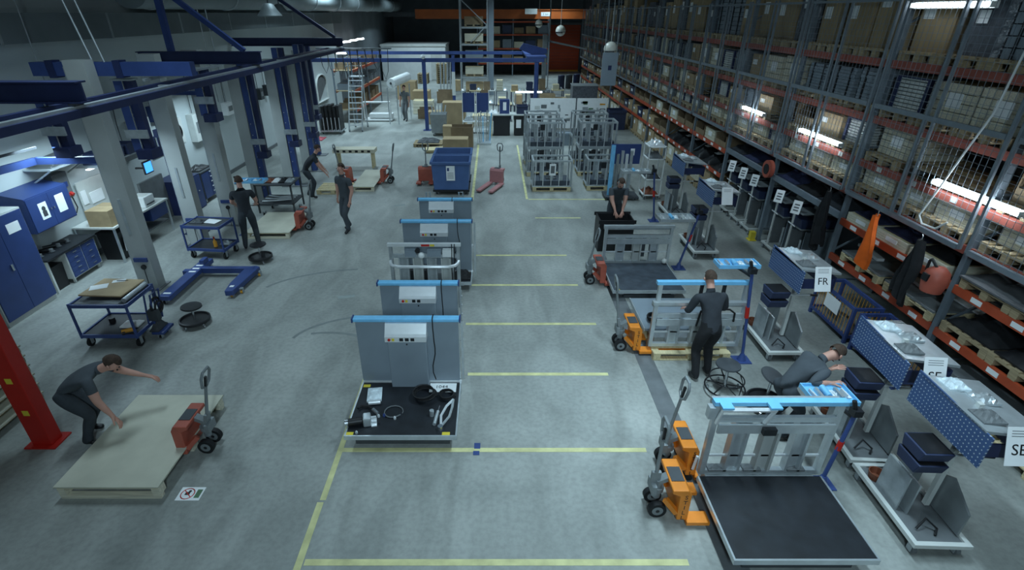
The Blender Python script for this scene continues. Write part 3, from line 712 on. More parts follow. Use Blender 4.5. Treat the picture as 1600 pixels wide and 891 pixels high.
# ------------------------------------------------------------------ people
def ik(a, b, l1, l2, hint):
    a, b, hint = V(a), V(b), V(hint); d = b-a; L = min(d.length, l1+l2-.005)
    b = a + d.normalized()*L; d = b-a
    x = (l1*l1-l2*l2+L*L)/(2*L); h = math.sqrt(max(l1*l1-x*x, 1e-5))
    u = d.normalized(); o = hint - u*hint.dot(u); o.normalize()
    return a + u*x + o*h, b
def person(label, loc, rz, lean=0., hip=.93, hands=((-.26,.1,.85),(.26,.1,.85)), feet=((-.11,0,0),(.11,0,0)), knee=(0,1,0), shirt='work_dark', trouser='work_trouser', head_tilt=0., scale=1., sleeve='skin', phip=(0,0)):
    P0 = V((phip[0],phip[1],hip)); l = R(lean); u = V((0,math.sin(l),math.cos(l)))
    nd = V((0,math.sin(l*.8+R(head_tilt)),math.cos(l*.8+R(head_tilt))))
    v = []; e = []; r = []; kind = []
    def a(p, par, rad, k):
        v.append(V(p)); r.append(rad if isinstance(rad,tuple) else (rad,rad)); kind.append(k)
        if par is not None: e.append((par,len(v)-1))
        return len(v)-1
    pel = a(P0,None,(.155,.115),'t'); sp = a(P0+u*.2,pel,(.152,.115),'s'); ch = a(P0+u*.4,sp,(.178,.125),'s'); nk0 = a(P0+u*.5,ch,(.095,.078),'s')
    nk = a(P0+u*.55+nd*.01,nk0,.056,'k'); h0 = a(P0+u*.55+nd*.085,nk,.075,'k'); h1 = a(P0+u*.55+nd*.165,h0,(.083,.098),'k'); h2 = a(P0+u*.55+nd*.24,h1,.058,'k')
    f = V((0,1,0)); f = (f - nd*f.dot(nd)).normalized(); hc = P0+u*.55+nd*.145
    a(hc+f*.115, h1, .012, 'k')
    side = V((1,0,0))
    for sgn,w,ft in ((-1,hands[0],feet[0]),(1,hands[1],feet[1])):
        s0 = P0+u*.46+side*(.19*sgn); el, wr = ik(s0,w,.29,.26,(sgn*.5,-.6,-.5))
        i1 = a(s0,ch,.076,'s'); i2 = a(s0+(el-s0)*.5,i1,.064,'s'); i3 = a(el,i2,.05,'s' if sleeve!='skin' else 'k'); i4 = a(el+(wr-el)*.45,i3,.042,'k' if sleeve=='skin' else 's'); i5 = a(wr,i4,.028,'k')
        d = (wr-el).normalized(); n = d.cross(side); n = n.normalized() if n.length > .1 else V((0,1,0)); sd = d.cross(n).normalized()
        pm = a(wr+d*.055,i5,(.034,.02),'k')
        curl = n if n.z < 0 else -n
        for j,(o,L) in enumerate(((-.03,.07),(-.01,.082),(.011,.076),(.03,.058))):
            k0 = a(wr+d*.1+sd*o,pm,.0105,'k'); k1 = a(wr+d*(.1+L*.55)+sd*o*1.15+curl*.012,k0,.0095,'k'); a(wr+d*(.1+L*.9)+sd*o*1.2+curl*.034,k1,.008,'k')
        t1 = a(wr+d*.045-sd*(.045*sgn)+curl*.012,i5,.012,'k'); a(wr+d*.088-sd*(.06*sgn)+curl*.026,t1,.01,'k')
        hp = P0+side*(.095*sgn)-V((0,0,.05)); an = V(ft)+V((0,0,.085)); kn, an = ik(hp,an,.43,.42,knee)
        j1 = a(hp,pel,.108,'t'); j2 = a(hp+(kn-hp)*.5,j1,.095,'t'); j3 = a(kn,j2,.076,'t'); j4 = a(kn+(an-kn)*.4,j3,.072,'t'); j5 = a(an,j4,.06,'t')
        fd = V((sgn*.15,1,0)).normalized(); j6 = a(an+fd*.07-V((0,0,.035)),j5,.043,'b'); a(an+fd*.17-V((0,0,.05)),j6,.035,'b'); a(an-fd*.05-V((0,0,.04)),j5,.038,'b')
    me = bpy.data.meshes.new('person'); me.from_pydata([tuple(p) for p in v], e, []); me.update()
    o = bpy.data.objects.new('person', me); COL.objects.link(o)
    m = o.modifiers.new('Skin','SKIN'); m.use_smooth_shade = True; m.branch_smoothing = .6
    for i,rr in enumerate(r): me.skin_vertices[0].data[i].radius = rr
    for i in range(len(v)): me.skin_vertices[0].data[i].use_root = (i == 0)
    s = o.modifiers.new('Sub','SUBSURF'); s.levels = 2; s.render_levels = 2
    dg = bpy.context.evaluated_depsgraph_get(); dg.update()
    nm = bpy.data.meshes.new_from_object(o.evaluated_get(dg)); o.modifiers.clear(); o.data = nm; bpy.data.meshes.remove(me); nm.name = 'person'
    nm.materials.clear()
    for q in (shirt,trouser,'skin','black_plastic'): nm.materials.append(MATS[q])
    seg = [(v[i],v[j],kind[j],sum(r[i])/2,sum(r[j])/2) for i,j in e]; idx = {'s':0,'t':1,'k':2,'b':3}
    for p in nm.polygons:
        c = p.center; best = None
        for s0,s1,k,ra,rb in seg:
            d = s1-s0; t = max(0,min(1,(c-s0).dot(d)/max(d.length_squared,1e-9))); q = (c-s0-d*t).length - (ra+(rb-ra)*t)
            if best is None or q < best[0]: best = (q,k)
        p.material_index = idx[best[1]]; p.use_smooth = True
    M3 = Matrix((side, f, nd)).transposed()
    hb = B(); q = B().ball((0,0,0),1,14,10)
    vs = [hc + M3 @ V((x*.088, y*.106-.016, z*.115+.03)) for x,y,z in q.v]; keep = {i for i,(x,y,z) in enumerate(q.v) if z > -.35 and not (y > .35 and z < .45)}
    hb.add(vs,[fc for fc in q.f if all(i in keep for i in fc)])
    hb.obj('hair','hair',o,True)
    for sg in (-1,1):
        B().ball(tuple(hc+side*(.031*sg)+f*.098+nd*.03),.011,8,6).obj('eye','eye',o,True)
        B().ball(tuple(hc+side*(.088*sg)-f*.005+nd*.012),.026,8,6,(.4,.7,1.1)).obj('ear','skin',o,True)
    B().box(-.022,.022,0,.006,-.004,.004).obj('mouth','copper',o).matrix_local = Matrix.Translation(hc+f*.096-nd*.035) @ M3.to_4x4()
    o.scale = (scale,)*3
    return tag(o,label,'person',None,loc,rz)
person('person in dark grey work clothes bending down beside the red post, arms reaching right',(-5.4,5.15,0),-78,68,.86,((-.28,.84,.7),(.3,.62,.52)),((-.16,.0,0),(.14,.1,0)),shirt='work_grey',head_tilt=12)
person('person in dark work clothes standing with back turned at the middle left trolley',(-5.72,11.4,0),20,10,.93,((-.2,.42,1.0),(.22,.42,1.0)),((-.16,0,0),(.14,.02,0)))
person('person in dark clothes bending over a pallet beside the blue masts',(-5.62,15.3,0),-70,42,.9,((-.2,.62,.72),(.2,.6,.72)),((-.12,.0,0),(.12,.08,0)),shirt='work_dark')
person('person in grey trousers walking in the aisle left of the blue bins',(-3.72,12.65,0),150,4,.92,((-.24,.12,.86),(.27,.02,.84)),((-.1,.14,0),(.11,-.12,0)),shirt='work_grey',trouser='work_grey')
person('person far down the hall walking past the white frame',(-4.55,28.1,0),165,3,.93,((-.24,.1,.86),(.26,.04,.84)),((-.1,.12,0),(.11,-.1,0)),shirt='mid_grey',trouser='mid_grey')
person('person in dark grey leaning towards the black bin with both hands over it',(2.98,12.25,0),180,34,.92,((-.07,.52,.83),(.09,.52,.83)),((-.13,0,0),(.13,.03,0)),shirt='work_grey',head_tilt=18)
person('person in black trousers bent over the middle right lift frame',(3.2,6.46,0),6,26,.93,((-.2,.48,.98),(.24,.48,.98)),((-.12,-.06,0),(.12,.04,0)),shirt='work_dark',trouser='black_cloth',head_tilt=10,sleeve='s')
person('person in grey bent over a tray of parts beside the tilted round stool',(3.7,5.28,0),-82,52,.84,((.06,.52,1.03),(.3,.36,1.03)),((-.13,-.02,0),(.14,.04,0)),shirt='work_grey',head_tilt=28,sleeve='s')

# ------------------------------------------------------------------ stools
def stool(label, loc, rz, seat='black_plastic', tilt=(0,0), so=(0,0,0), h=.5, wire=False):
    t = thing('work_stool',label,'stool',loc,rz)
    s = B().lathe([(.03,-.03),(.15,-.028),(.175,-.01),(.17,.012),(.1,.022),(.02,.02)],n=28).obj('seat',seat,t,True)
    s.location = (so[0],so[1],h); s.rotation_euler = (R(tilt[0]),R(tilt[1]),0)
    B().cyl((0,0,.1),(so[0]*.8,so[1]*.8,h-.03),.022).obj('column','chrome',t,True)
    if wire:
        b = B().ring((0,0,.1),.28,.012,32).ring((0,0,.26),.24,.01,32)
        for i in range(5): a = 2*PI*i/5; b.tube([(0,0,.14),(.28*math.cos(a),.28*math.sin(a),.1),(.24*math.cos(a+.3),.24*math.sin(a+.3),.26)],.01,5)
        b.obj('foot_ring','black_plastic',t,True)
    else:
        B().lathe([(.02,.085),(.2,.085),(.235,.075),(.26,.085),(.26,.13),(.235,.135),(.225,.1),(.02,.105)],n=32).obj('base_dish','black_plastic',t,True)
    for i in range(5):
        a = 2*PI*i/5+.3; x,y = .24*math.cos(a),.24*math.sin(a)
        c = B().cyl((x-.012*math.sin(a),y+.012*math.cos(a),.035),(x+.012*math.sin(a),y-.012*math.cos(a),.035),.034,n=12).box(x-.012,x+.012,y-.012,y+.012,.05,.088).obj('caster','chrome',t,True)
    return t
stool('black round work stool beside the flat-topped blue trolley, nearest on the left',(-5.38,8.02,0),25,tilt=(0,4),so=(0,.02,0),h=.36)
stool('black round work stool in the middle left, in front of the pallet slab',(-5.28,10.75,0),70,h=.4)
stool('wire-based round stool in front of the blue stand foot, centre right',(3.42,6.12,0),0,'dark_grey',so=(0,.05,0),h=.46,wire=True)
stool('round stool with tilted grey seat beside the person bent over the tray',(3.87,5.8,0),0,'dark_grey',(12,18),(.02,.02,0),.52)

# ------------------------------------------------------------------ trolleys
def caster(t, x, y, mat='black_rubber', r=.075, z=.0):
    w = B().cyl((x-.022,y,r),(x+.022,y,r),r,n=18).obj('caster',mat,t,True)
    B().box(x-.035,x-.026,y-.03,y+.03,r-.02,r*2+.04).box(x+.026,x+.035,y-.03,y+.03,r-.02,r*2+.04).box(x-.035,x+.035,y-.035,y+.035,r*2+.0405,r*2+.05).obj('caster_fork','galv',w)
def blue_trolley(label, loc, rz, w, d, h):
    t = thing('blue_trolley',label,'trolley',loc,rz)
    for x in (-w/2+.06,w/2-.06):
        for y in (-d/2+.1,d/2-.1): caster(t,x,y)
    for x in (-w/2,w/2-.03):
        for y in (-d/2,d/2-.03): B().box(x,x+.03,y,y+.03,.2,h).obj('post','steel_blue',t)
    for nm,z in (('lower_shelf',.25),('upper_shelf',h-.03)):
        B().box(-w/2+.031,w/2-.031,-d/2+.031,d/2-.031,z-.015,z).obj(nm,'deck_black' if z < .5 else 'dark_grey',t)
        b = B().box(-w/2+.031,w/2-.031,-d/2,-d/2+.03,z-.04,z+.02).box(-w/2+.031,w/2-.031,d/2-.03,d/2,z-.04,z+.02).box(-w/2,-w/2+.03,-d/2+.031,d/2-.031,z-.04,z+.02).box(w/2-.03,w/2,-d/2+.031,d/2-.031,z-.04,z+.02)
        b.obj('shelf_rim','steel_blue',t)
    return t
T1 = (-6.38,7.62)
blue_trolley('blue two-shelf trolley with brown board on top, beside the round stool',(*T1,0),0,.95,.75,.85)
tag(B().box(-.36,.36,-.3,.3,0,.022).obj('fibre_board','cardboard'),'brown fibre board on the nearest blue trolley','board',None,(-6.4,7.72,.9),-3)
t=tag(B().box(-.13,.13,-.09,.09,0,.003).obj('paper_sheet','paper'),'white paper sheet at the left on the brown board','paper',None,(-6.62,7.72,.923),25)
tag(B().box(-.1,.1,-.05,.05,0,.003).obj('paper_sheet','paper'),'small paper with a pen near the back edge of the brown board','paper',None,(-6.42,7.94,.923),20)
tag(B().cyl((-.09,0,.006),(.09,.02,.006),.005).obj('pen','black_plastic'),'black pen on the brown board of the nearest blue trolley','pen',None,(-6.36,7.93,.9265))
tag(B().heap(.7,.12,.06,51,10).obj('tool_pile','mid_grey'),'grey tools and cable along the front edge of the nearest blue trolley','tools',None,(-6.4,7.34,.822))
t=tag(B().cyl((0,-.3,.04),(0,.3,.04),.04).obj('silver_tube','alu',None,True),'silver tube at the right edge of the brown board trolley','tube',None,(-6.0,7.66,.822))
tag(B().heap(.3,.22,.1,52,8).obj('white_rag','paper',None,True),'white crumpled rag on the lower shelf of the nearest trolley','rag',None,(-6.2,7.6,.252))
tag(B().cyl((0,0,0),(0,0,.08),.05).obj('black_tin','black_plastic'),'small black tin on the lower shelf of the nearest trolley','tin',None,(-6.6,7.7,.252))
t=thing('hand_drill','yellow and black hand drill on the lower shelf of the nearest trolley','drill',(-6.1,7.36,.255),30)
B().cyl((-.1,0,.04),(.06,0,.04),.035).obj('drill_body','amber',t,True); B().cyl((.06,0,.04),(.13,0,.04),.018).obj('chuck','black_plastic',t); B().box(-.09,-.05,-.1,-.03,.02,.05).obj('grip','black_plastic',t)
t=thing('cable_caddy','blue bracket caddy with coiled cables at the right end of the nearest trolley','caddy',(-5.82,7.68,.0),0)
for x in (0,.1): B().tube([(x-.06,-.12,.3),(x+.02,-.12,.85),(x+.02,.12,.85),(x-.06,.12,.3)],.015).obj('caddy_frame','steel_blue',t,True)
B().ring((.08,0,.6),.13,.02,20,6,'x').ring((.1,.03,.55),.1,.018,20,6,'x').obj('cable','black_rubber',t,True)
B().box(-.04,.16,-.16,.16,.1,.14).obj('caddy_base','steel_blue',t); B().heap(.16,.28,.2,77,7,.141).obj('fittings','dark_grey',t); B().box(-.02,.14,-.14,-.04,.36,.55).obj('gauge_box','dark_grey',t)
for y in (-.1,.1): caster(t,.06,y,'black_rubber',.025)
T2 = (-6.48,11.1)
blue_trolley('blue two-shelf trolley with papers on top beside the grey columns',(*T2,0),-6,.9,.62,.82)
tag(B().box(-.17,.17,-.12,.12,0,.006).obj('paper_sheet','paper'),'white papers on the blue trolley beside the grey columns','paper',None,(-6.4,11.15,.797),-15)
tag(B().heap(.3,.25,.08,53,9).obj('tool_pile','dark_grey'),'dark tools at the left end of the trolley beside the columns','tools',None,(-6.7,11.12,.792))
t=thing('spray_bottle','small orange-red bottle on the lower shelf of the second blue trolley','bottle',(-6.36,10.98,.252))
B().lathe([(.04,0),(.042,.12),(.018,.16),(.015,.19)]).obj('bottle_body','amber',t,True); B().cyl((0,0,.19),(0,0,.24),.018).obj('cap','red_paint',t)
tag(B().heap(.22,.18,.12,54,8).obj('tool_pile','galv'),'silver fittings at the right of the lower shelf of the second blue trolley','fittings',None,(-6.2,11.14,.252))
# low blue lifting frame
t = thing('lifting_frame','low blue U-shaped lifting frame on the floor between trolley and stool','lifting frame',(-6.3,9.55,0),0)
B().prism([(-.11,.1),(.11,.1),(.11,.2),(-.11,.2)],-.85,.9,'y').obj('main_beam','steel_blue',t,bevel=.012)
for y in (-.75,.2,.35,.5,.75): B().box(-.07,.07,y,y+.05,.2005,.204).obj('sticker','paper',t)
B().box(.111,1.2,.38,.5,.08,.2).obj('cross_beam','steel_blue',t,bevel=.01)
B().prism([(1.02,.5),(1.2,.55),(1.3,.5),(1.24,-.2),(1.2,-.6),(1.05,-.62),(1.0,-.25)],.08,.19,'z').obj('side_leg','steel_blue',t,bevel=.012)
B().box(1.07,1.15,-.45,-.38,.1905,.194).obj('sticker','paper',t); B().box(-.26,-.111,.3,.42,.08,.17).obj('bracket','steel_blue',t)
B().box(.0,.09,.55,.75,.205,.3).obj('lug','steel_blue',t)
for x,y in ((1.12,-.5),(1.25,-.35),(1.3,.42),(-.05,-.78),(.05,.82)): caster(t,x,y,'amber' if x>1 else 'black_rubber',.035)

# parts stands: a blue pole on a foot with a tray of parts
def parts_stand(label, base, top, tray, tw, td, col='alu'):
    t = thing('parts_stand',label,'stand',(base[0],base[1],0)); dx, dy, h = top[0]-base[0], top[1]-base[1], top[2]
    B().box(-.13,.13,-.11,.11,0,.015).obj('foot_plate','steel_blue',t); B().cyl((0,0,.015),(0,0,.13),.07,.03).obj('foot_cone','steel_blue',t,True)
    B().cyl((0,0,.1),(dx,dy,h),.024).obj('pole','steel_blue',t,True)
    B().cyl((dx*.5,dy*.5,h*.5),(dx*.62,dy*.62,h*.62),.032).obj('collar','red_paint',t)
    B().box(dx-.05,dx+.05,dy-.05,dy+.05,h-.02,h+.06).cyl((dx,dy,h),(dx-.05,dy+.02,h+.16),.025).obj('clamp','black_plastic',t)
    x,y,z = tray[0]-base[0],tray[1]-base[1],tray[2]
    B().bar((dx*z/h,dy*z/h,z-.02),(x,y,z-.02),.034).obj('arm','black_plastic',t)
    k = B().box(-tw/2,tw/2,-td/2,td/2,0,.02).box(-tw/2,tw/2,-td/2,-td/2+.015,.021,.06).box(-tw/2,tw/2,td/2-.015,td/2,.021,.06).box(-tw/2,-tw/2+.015,-td/2+.016,td/2-.016,.021,.06).box(tw/2-.015,tw/2,-td/2+.016,td/2-.016,.021,.06).obj('tray',col,t)
    k.location = (x,y,z); return t, (tray[0],tray[1],z+.0215)
def scatter(pos, n, w, d, seed, what):
    q = random.Random(seed); names = (('bracket','alu_bright'),('profile','alu'),('film_roll','film_blue'),('bolt_bag','clear_plastic'),('profile','galv'),('bracket','white_paint'))
    where = ['left end','left of middle','middle','right of middle','right end','front edge','rear edge']
    for i in range(n):
        nm, m = names[i % 6]; x = (i+.5)/n*w - w/2; L = d*.3; b = B()
        if nm == 'profile': b.bar((-L,-.0,.02),(L,.0,.02),.035)
        elif nm == 'bracket': b.box(-.035,.035,-L*.7,L*.7,0,.012).box(-.035,-.022,-L*.7,L*.7,.0125,.06)
        elif nm == 'film_roll': b.cyl((0,-L,.035),(0,L,.035),.034)
        else: b.heap(min(.16,w/n*.8),L*1.5,.07,seed+i,7)
        o = b.obj(nm,m,None,nm=='bolt_bag' or nm=='film_roll')
        tag(o,f'{ {"alu_bright":"bright","alu":"silver","film_blue":"light blue","clear_plastic":"clear plastic","galv":"dull silver","white_paint":"white"}[m]} {nm.replace("_"," ")}, {ORD[i]} from left, {what}','part','parts on trays',(pos[0]+x,pos[1]+q.uniform(-.02,.02),pos[2]+.001),q.uniform(-5,5) if nm!='profile' else 90)
_, p = parts_stand('blue pole stand with silver parts tray behind the far right lift frame',(4.08,10.35),(4.36,10.45,1.25),(3.9,10.55,1.08),.75,.4); scatter(p,7,.66,.36,11,'tray behind far right lift')
_, p = parts_stand('blue pole stand with red collar holding a blue tray, beside the person in black trousers',(4.02,6.92),(3.88,7.0,1.56),(3.8,7.35,1.5),.64,.26,'film_blue'); scatter(p,6,.62,.26,12,'tray above middle right lift')
_, p = parts_stand('blue pole stand with tray in front of the blue gantry cart',(4.33,13.3),(4.18,13.35,1.35),(3.72,13.45,1.3),.75,.3); scatter(p,6,.66,.26,13,'tray before blue gantry cart')
_, p = parts_stand('blue pole stand behind the right corner of the nearest black deck',(3.92,4.42),(4.06,4.5,1.02),(3.96,4.84,.98),.52,.36,'film_blue'); scatter(p,6,.46,.3,14,'tray before person in grey')

# assembly carts with pegboard, bins and handle
def assembly_cart(label, loc, rz, sign=None, board=True, sy=-.5):
    t = thing('assembly_cart',label,'cart',loc,rz)
    b = B().box(-.29,.29,-.55,-.5,.15,.2).box(-.29,.29,.5,.55,.15,.2).box(-.29,-.24,-.499,.499,.15,.2).box(.24,.29,-.499,.499,.15,.2); b.obj('base_frame','off_white',t)
    B().box(-.239,.239,-.499,.499,.16,.175).obj('base_shelf','mid_grey',t)
    for x in (-.22,.22):
        for y in (-.47,.47): caster(t,x,y,'mid_grey',.05)
    B().box(.14,.19,-.05,.0,.2,1.62).obj('mast','off_white',t)
    B().cyl((.02,-.1,1.0),(.38,-.1,1.0),.015).obj('handle','alu_bright',t,True); B().cyl((.38,-.1,1.0),(.5,-.1,.99),.019).obj('handle_grip','black_plastic',t,True)
    B().prism([(-.42,.2),(.02,.2),(.05,.6),(-.12,.7),(-.42,.5)],.21,.235,'x').obj('slotted_panel','grey_steel',t)
    s = B()
    for i in range(3): s.box(.236,.245,-.37+i*.13,-.32+i*.13,.26,.46)
    s.obj('slot','black_plastic',t)
    B().box(.0,.1,.1,.3,.176,.72).obj('panel_holder','grey_steel',t); B().box(-.2,-.185,-.1,.25,.176,.66).obj('grey_sheet','galv',t); B().box(-.12,-.1,-.15,.2,.176,.6).obj('grey_sheet','alu',t); B().tube([(-.15,-.35,.2),(-.05,-.3,.3),(.05,-.36,.22),(.0,-.42,.19)],.012).obj('cable','black_rubber',t,True)
    for z in (.8,.96):
        q = B().prism([(-.16,z),(-.2,z+.13),(.13,z+.13),(.1,z)],-.28,.02,'x')
        q.obj('bin','navy_plastic',t,bevel=.012); B().box(-.26,.0,-.18,.11,z+.1305,z+.134).obj('bin_mouth','black_plastic',t)
    B().lathe([(.07,0),(.09,.1),(.08,.1),(.06,.02)],(-.15,.34,.176)).obj('brown_pot','copper',t,True)
    if board:
        g = B().prism([(-.48,1.22),(.5,1.22),(.5,1.62),(-.48,1.58)],-.06,-.045,'x').obj('pegboard','pegboard',t)
        k = B().prism([(-.06,1.6),(-.06,1.57),(.55,1.5),(.55,1.53)],-.4,.45,'y').obj('top_tray','alu',t)
        B().box(-.044,.5,-.38,-.36,1.26,1.42).obj('front_plate','steel_dark_blue',t); B().box(-.04,.13,.0,.02,1.25,1.45).obj('board_arm','off_white',t)
        B().box(.49,.515,-.38,.45,1.2,1.45).obj('side_panel','steel_dark_blue',t); B().box(-.04,.49,.43,.45,1.25,1.45).obj('rear_panel','steel_dark_blue',t)
        for i,(x,y,m) in enumerate(((.1,-.2,'mid_grey'),(.3,.1,'alu'),(.15,.3,'clear_plastic'))):
            c = B().heap(.22,.2,.1,60+i,7).obj('hardware',m,t); c.location = (x,y,1.595-.11*x)
    if sign:
        s = B().box(-.12,.12,-.004,0,-.2,.17).obj('sign_sheet','paper',t); s.location = (.22,sy,1.5); s.rotation_euler = (R(-22),0,0)
        B().bar((.22,sy+.11,1.5),(.22,sy+.005,1.5),.02).obj('sign_arm','black_plastic',t)
        if sign != ' ': text('lettering',sign,.15,'black_plastic',s,(0,-.005,-.05),(90,0,0))
        l = B()
        for i in range(3): l.box(-.08,.08,-.0055,-.0045,.08+i*.025,.086+i*.025)
        l.obj('small_print','mid_grey',s)
    return t
assembly_cart('assembly cart with perforated blue board and FR sign',(4.68,7.4,0),0,'FR')
assembly_cart('assembly cart with SE sign, the farther of the two near the lower right',(4.66,5.13,0),-4,'SE')
assembly_cart('assembly cart with SE sign, nearest to the lower right corner',(4.6,4.0,0),-2,'SE',True,-.46)
assembly_cart('assembly cart with blank white notice, between blue stand and rack carts',(4.83,11.35,0),0,' ')
assembly_cart('farthest blue-boarded assembly cart, white tray on top, beside yellow pallet boxes',(4.98,13.75,0),0)

# carts parked in the open rack bays
def parts_cart(label, loc, rz=0):
    t = thing('parts_cart',label,'cart',loc,rz,'carts parked in the rack')
    b = B().box(0,.95,-.26,-.22,.13,.17).box(0,.95,.22,.26,.13,.17).box(0,.04,-.219,.219,.13,.17).box(.91,.95,-.219,.219,.13,.17); b.obj('base_frame','off_white',t)
    for x in (.06,.88):
        for y in (-.22,.22): caster(t,x,y,'mid_grey',.045)
    B().box(.0,.03,-.015,.015,.17,1.3).obj('mast','off_white',t); B().cyl((-.03,-.2,.98),(-.01,.1,.98),.012).obj('handle','alu_bright',t)
    B().box(.25,.9,-.2,-.18,.171,.85).obj('grey_panel','grey_panel',t); B().box(.12,.8,.1,.12,.171,.8).obj('grey_panel','mid_grey',t)
    B().cyl((.3,-.02,.171),(.3,-.02,.6),.03).obj('tube','alu',t,True)
    B().box(.1,.95,-.24,.24,.9,.92).obj('shelf','grey_steel',t); B().box(.05,.95,-.24,.24,1.24,1.26).obj('top_shelf','grey_steel',t)
    for i in range(2): B().prism([(.12+i*.4,.925),(.08+i*.4,1.12),(.44+i*.4,1.12),(.42+i*.4,.925)],-.2,.2,'y').obj('bin','navy_plastic',t)
    B().box(.9,.93,-.2,.2,.921,1.239).obj('rear_post','grey_steel',t)
    B().box(.5,.86,-.16,.16,1.261,1.32).obj('tray','off_white',t)
    s = B().box(-.004,.004,-.09,.09,-.14,.14).obj('tag_sheet','paper',t); s.location = (-.02,-.06,1.36); s.rotation_euler = (0,R(14),R(40))
    l = B()
    for i in range(3): l.box(-.006,-.0045,-.05,.05,-.08+i*.06,-.05+i*.06)
    l.obj('print','mid_grey',s); return t
for i,(y,w) in enumerate(((10.55,'nearest of the paper-tagged carts'),(11.3,'second nearest of the paper-tagged carts'),(12.55,'middle one of the paper-tagged carts'),(13.2,'fourth nearest of the paper-tagged carts'),(13.9,'farthest of the paper-tagged carts'))):
    parts_cart(f'{w} parked in the open rack bays',(6.42,y,0))

# things hanging on the rack and lying on its near shelves
def cloth(name, label, mat, loc, rz, w, h, cat, seed):
    q = random.Random(seed); ph = [q.uniform(0,6) for _ in range(4)]
    def fn(u, v):
        ww = w*(.3+.7*min(1,v*2.6))*(1-.25*max(0,v-.75)*4*(.5+.5*math.sin(ph[0])))
        return ((u-.5)*ww+.05*math.sin(v*5+ph[1])*v, .05*math.sin(u*13+ph[2]+v*3)*(.3+v)+.03*math.sin(u*5), -h*v*(1-.18*abs(math.sin(u*3.2+ph[3]))*(v>.6)))
    b = B(); b.sheet(fn,16,14,0); k = 17*15
    b.v = [p if i < k else (p[0],p[1]+.05,p[2]) for i,p in enumerate(b.v)]
    o = b.obj(name,mat,None,True); B().tube([(0,.02,-.01),(0,.02,.05),(.03,.02,.07)],.006).obj('hook','alu',o)
    return tag(o,label,cat,None,loc,rz)
cloth('hanging_vest','bright orange work vest hanging from the fence rail','hi_vis',(6.18,7.9,2.12),62,.68,.95,'vest',3)
cloth('hanging_jacket','black jacket hanging at the left of the orange vest','black_cloth',(6.2,9.25,2.1),80,.5,1.2,'jacket',8)
cloth('hanging_jacket','black jacket hanging right of the orange vest beside the red vacuum','black_cloth',(6.2,6.95,2.1),75,.45,1.05,'jacket',5)
t = thing('vacuum_cleaner','red vacuum cleaner head hanging on the rack post beside a black jacket','vacuum cleaner',(6.12,6.42,1.72))
B().lathe([(.05,-.2),(.13,-.17),(.16,0),(.14,.12),(.07,.19),(.02,.2)],n=18).obj('body','jack_red',t,True); B().box(-.17,-.14,-.05,.05,0,.1).obj('switch_plate','black_plastic',t)
B().tube([(-.05,0,.19),(-.05,.12,.26),(.0,.2,.2),(.02,.22,.05)],.02).obj('hose','black_rubber',t,True)
t = thing('hose_reel','round red hose reel on the rack post above the tagged carts','hose reel',(6.4,11.98,1.78))
B().cyl((-.05,0,0),(.05,0,0),.2,n=24).obj('drum','jack_red',t,True); B().cyl((-.06,0,0),(-.051,0,0),.12,n=20).obj('hub','black_plastic',t); B().box(.051,.09,-.05,.05,-.1,.1).obj('mount_bracket','dark_grey',t)
tag(B().box(-.06,.06,-.06,.06,0,.22).box(-.09,.09,-.09,.09,.0,.02).obj('post_guard','yellow'),'yellow guard at the foot of the rack post between the tagged carts','guard',None,(6.4,11.98,0))
# white cable in the fence
t = thing('lamp_cable','white cable hanging down the fence to the longest tube lamp','cable',(6.3,7.1,0))
B().tube([(.0,-.35,4.6),(0,-.3,3.9),(0,-.1,3.3),(0,.05,2.8),(0,.2,2.35),(0,.1,2.25),(0,-.15,2.27),(0,-.3,2.42)],.014).obj('cord','white_paint',t,True)
# slabs on the lower beams of the second bay
for i,(y,w) in enumerate(((7.15,'nearer'),(8.35,'farther'))):
    big_pallet(f'wooden pallet on the lower orange beams under the {w} grey panel',(7.08,y,.913),90,1.05,1.2,'pine')
    t = tag(B().box(-.56,.5,-.53,.53,0,.03).obj('grey_board','grey_steel'),f'{w} grey flat board on a pallet below the orange vest','board',None,(7.05,y,1.06)); B().box(-.562,.5,-.07,.03,.0305,.034).obj('dark_strip','mid_grey',t)
    tag(B().box(-.35,.35,-.06,.06,0,.05).obj('white_profile','white_paint'),f'white profile lying on the {w} grey flat board','profile',None,(6.9,y+.36,1.096),82)
tag(B().heap(.5,.7,.12,71,10).obj('white_rag','paper',None,True),'white rags on the lower beams under the right black jacket','rag',None,(6.95,6.58+.27-.0,1.1) if False else (7.3,6.86,1.1))
for i,(y,m,d) in enumerate(((8.7,'navy_cloth','far'),(7.9,'navy_cloth','middle'),(7.1,'black_cloth','near'))):
    load('panels' if False else 'crate',f'low wooden crate on the upper orange beams above the grey boards, {d} slot',(7.1,y,1.612),(1.18,.74,.16),'crates above the grey boards')
    tag(B().heap(.9,.66,.18,80+i,10).obj('cloth_pile',m,None,True),f'{["dark blue","navy","black"][i]} pile of clothes on the {d} crate above the grey boards','clothes',None,(7.05,y,1.775))
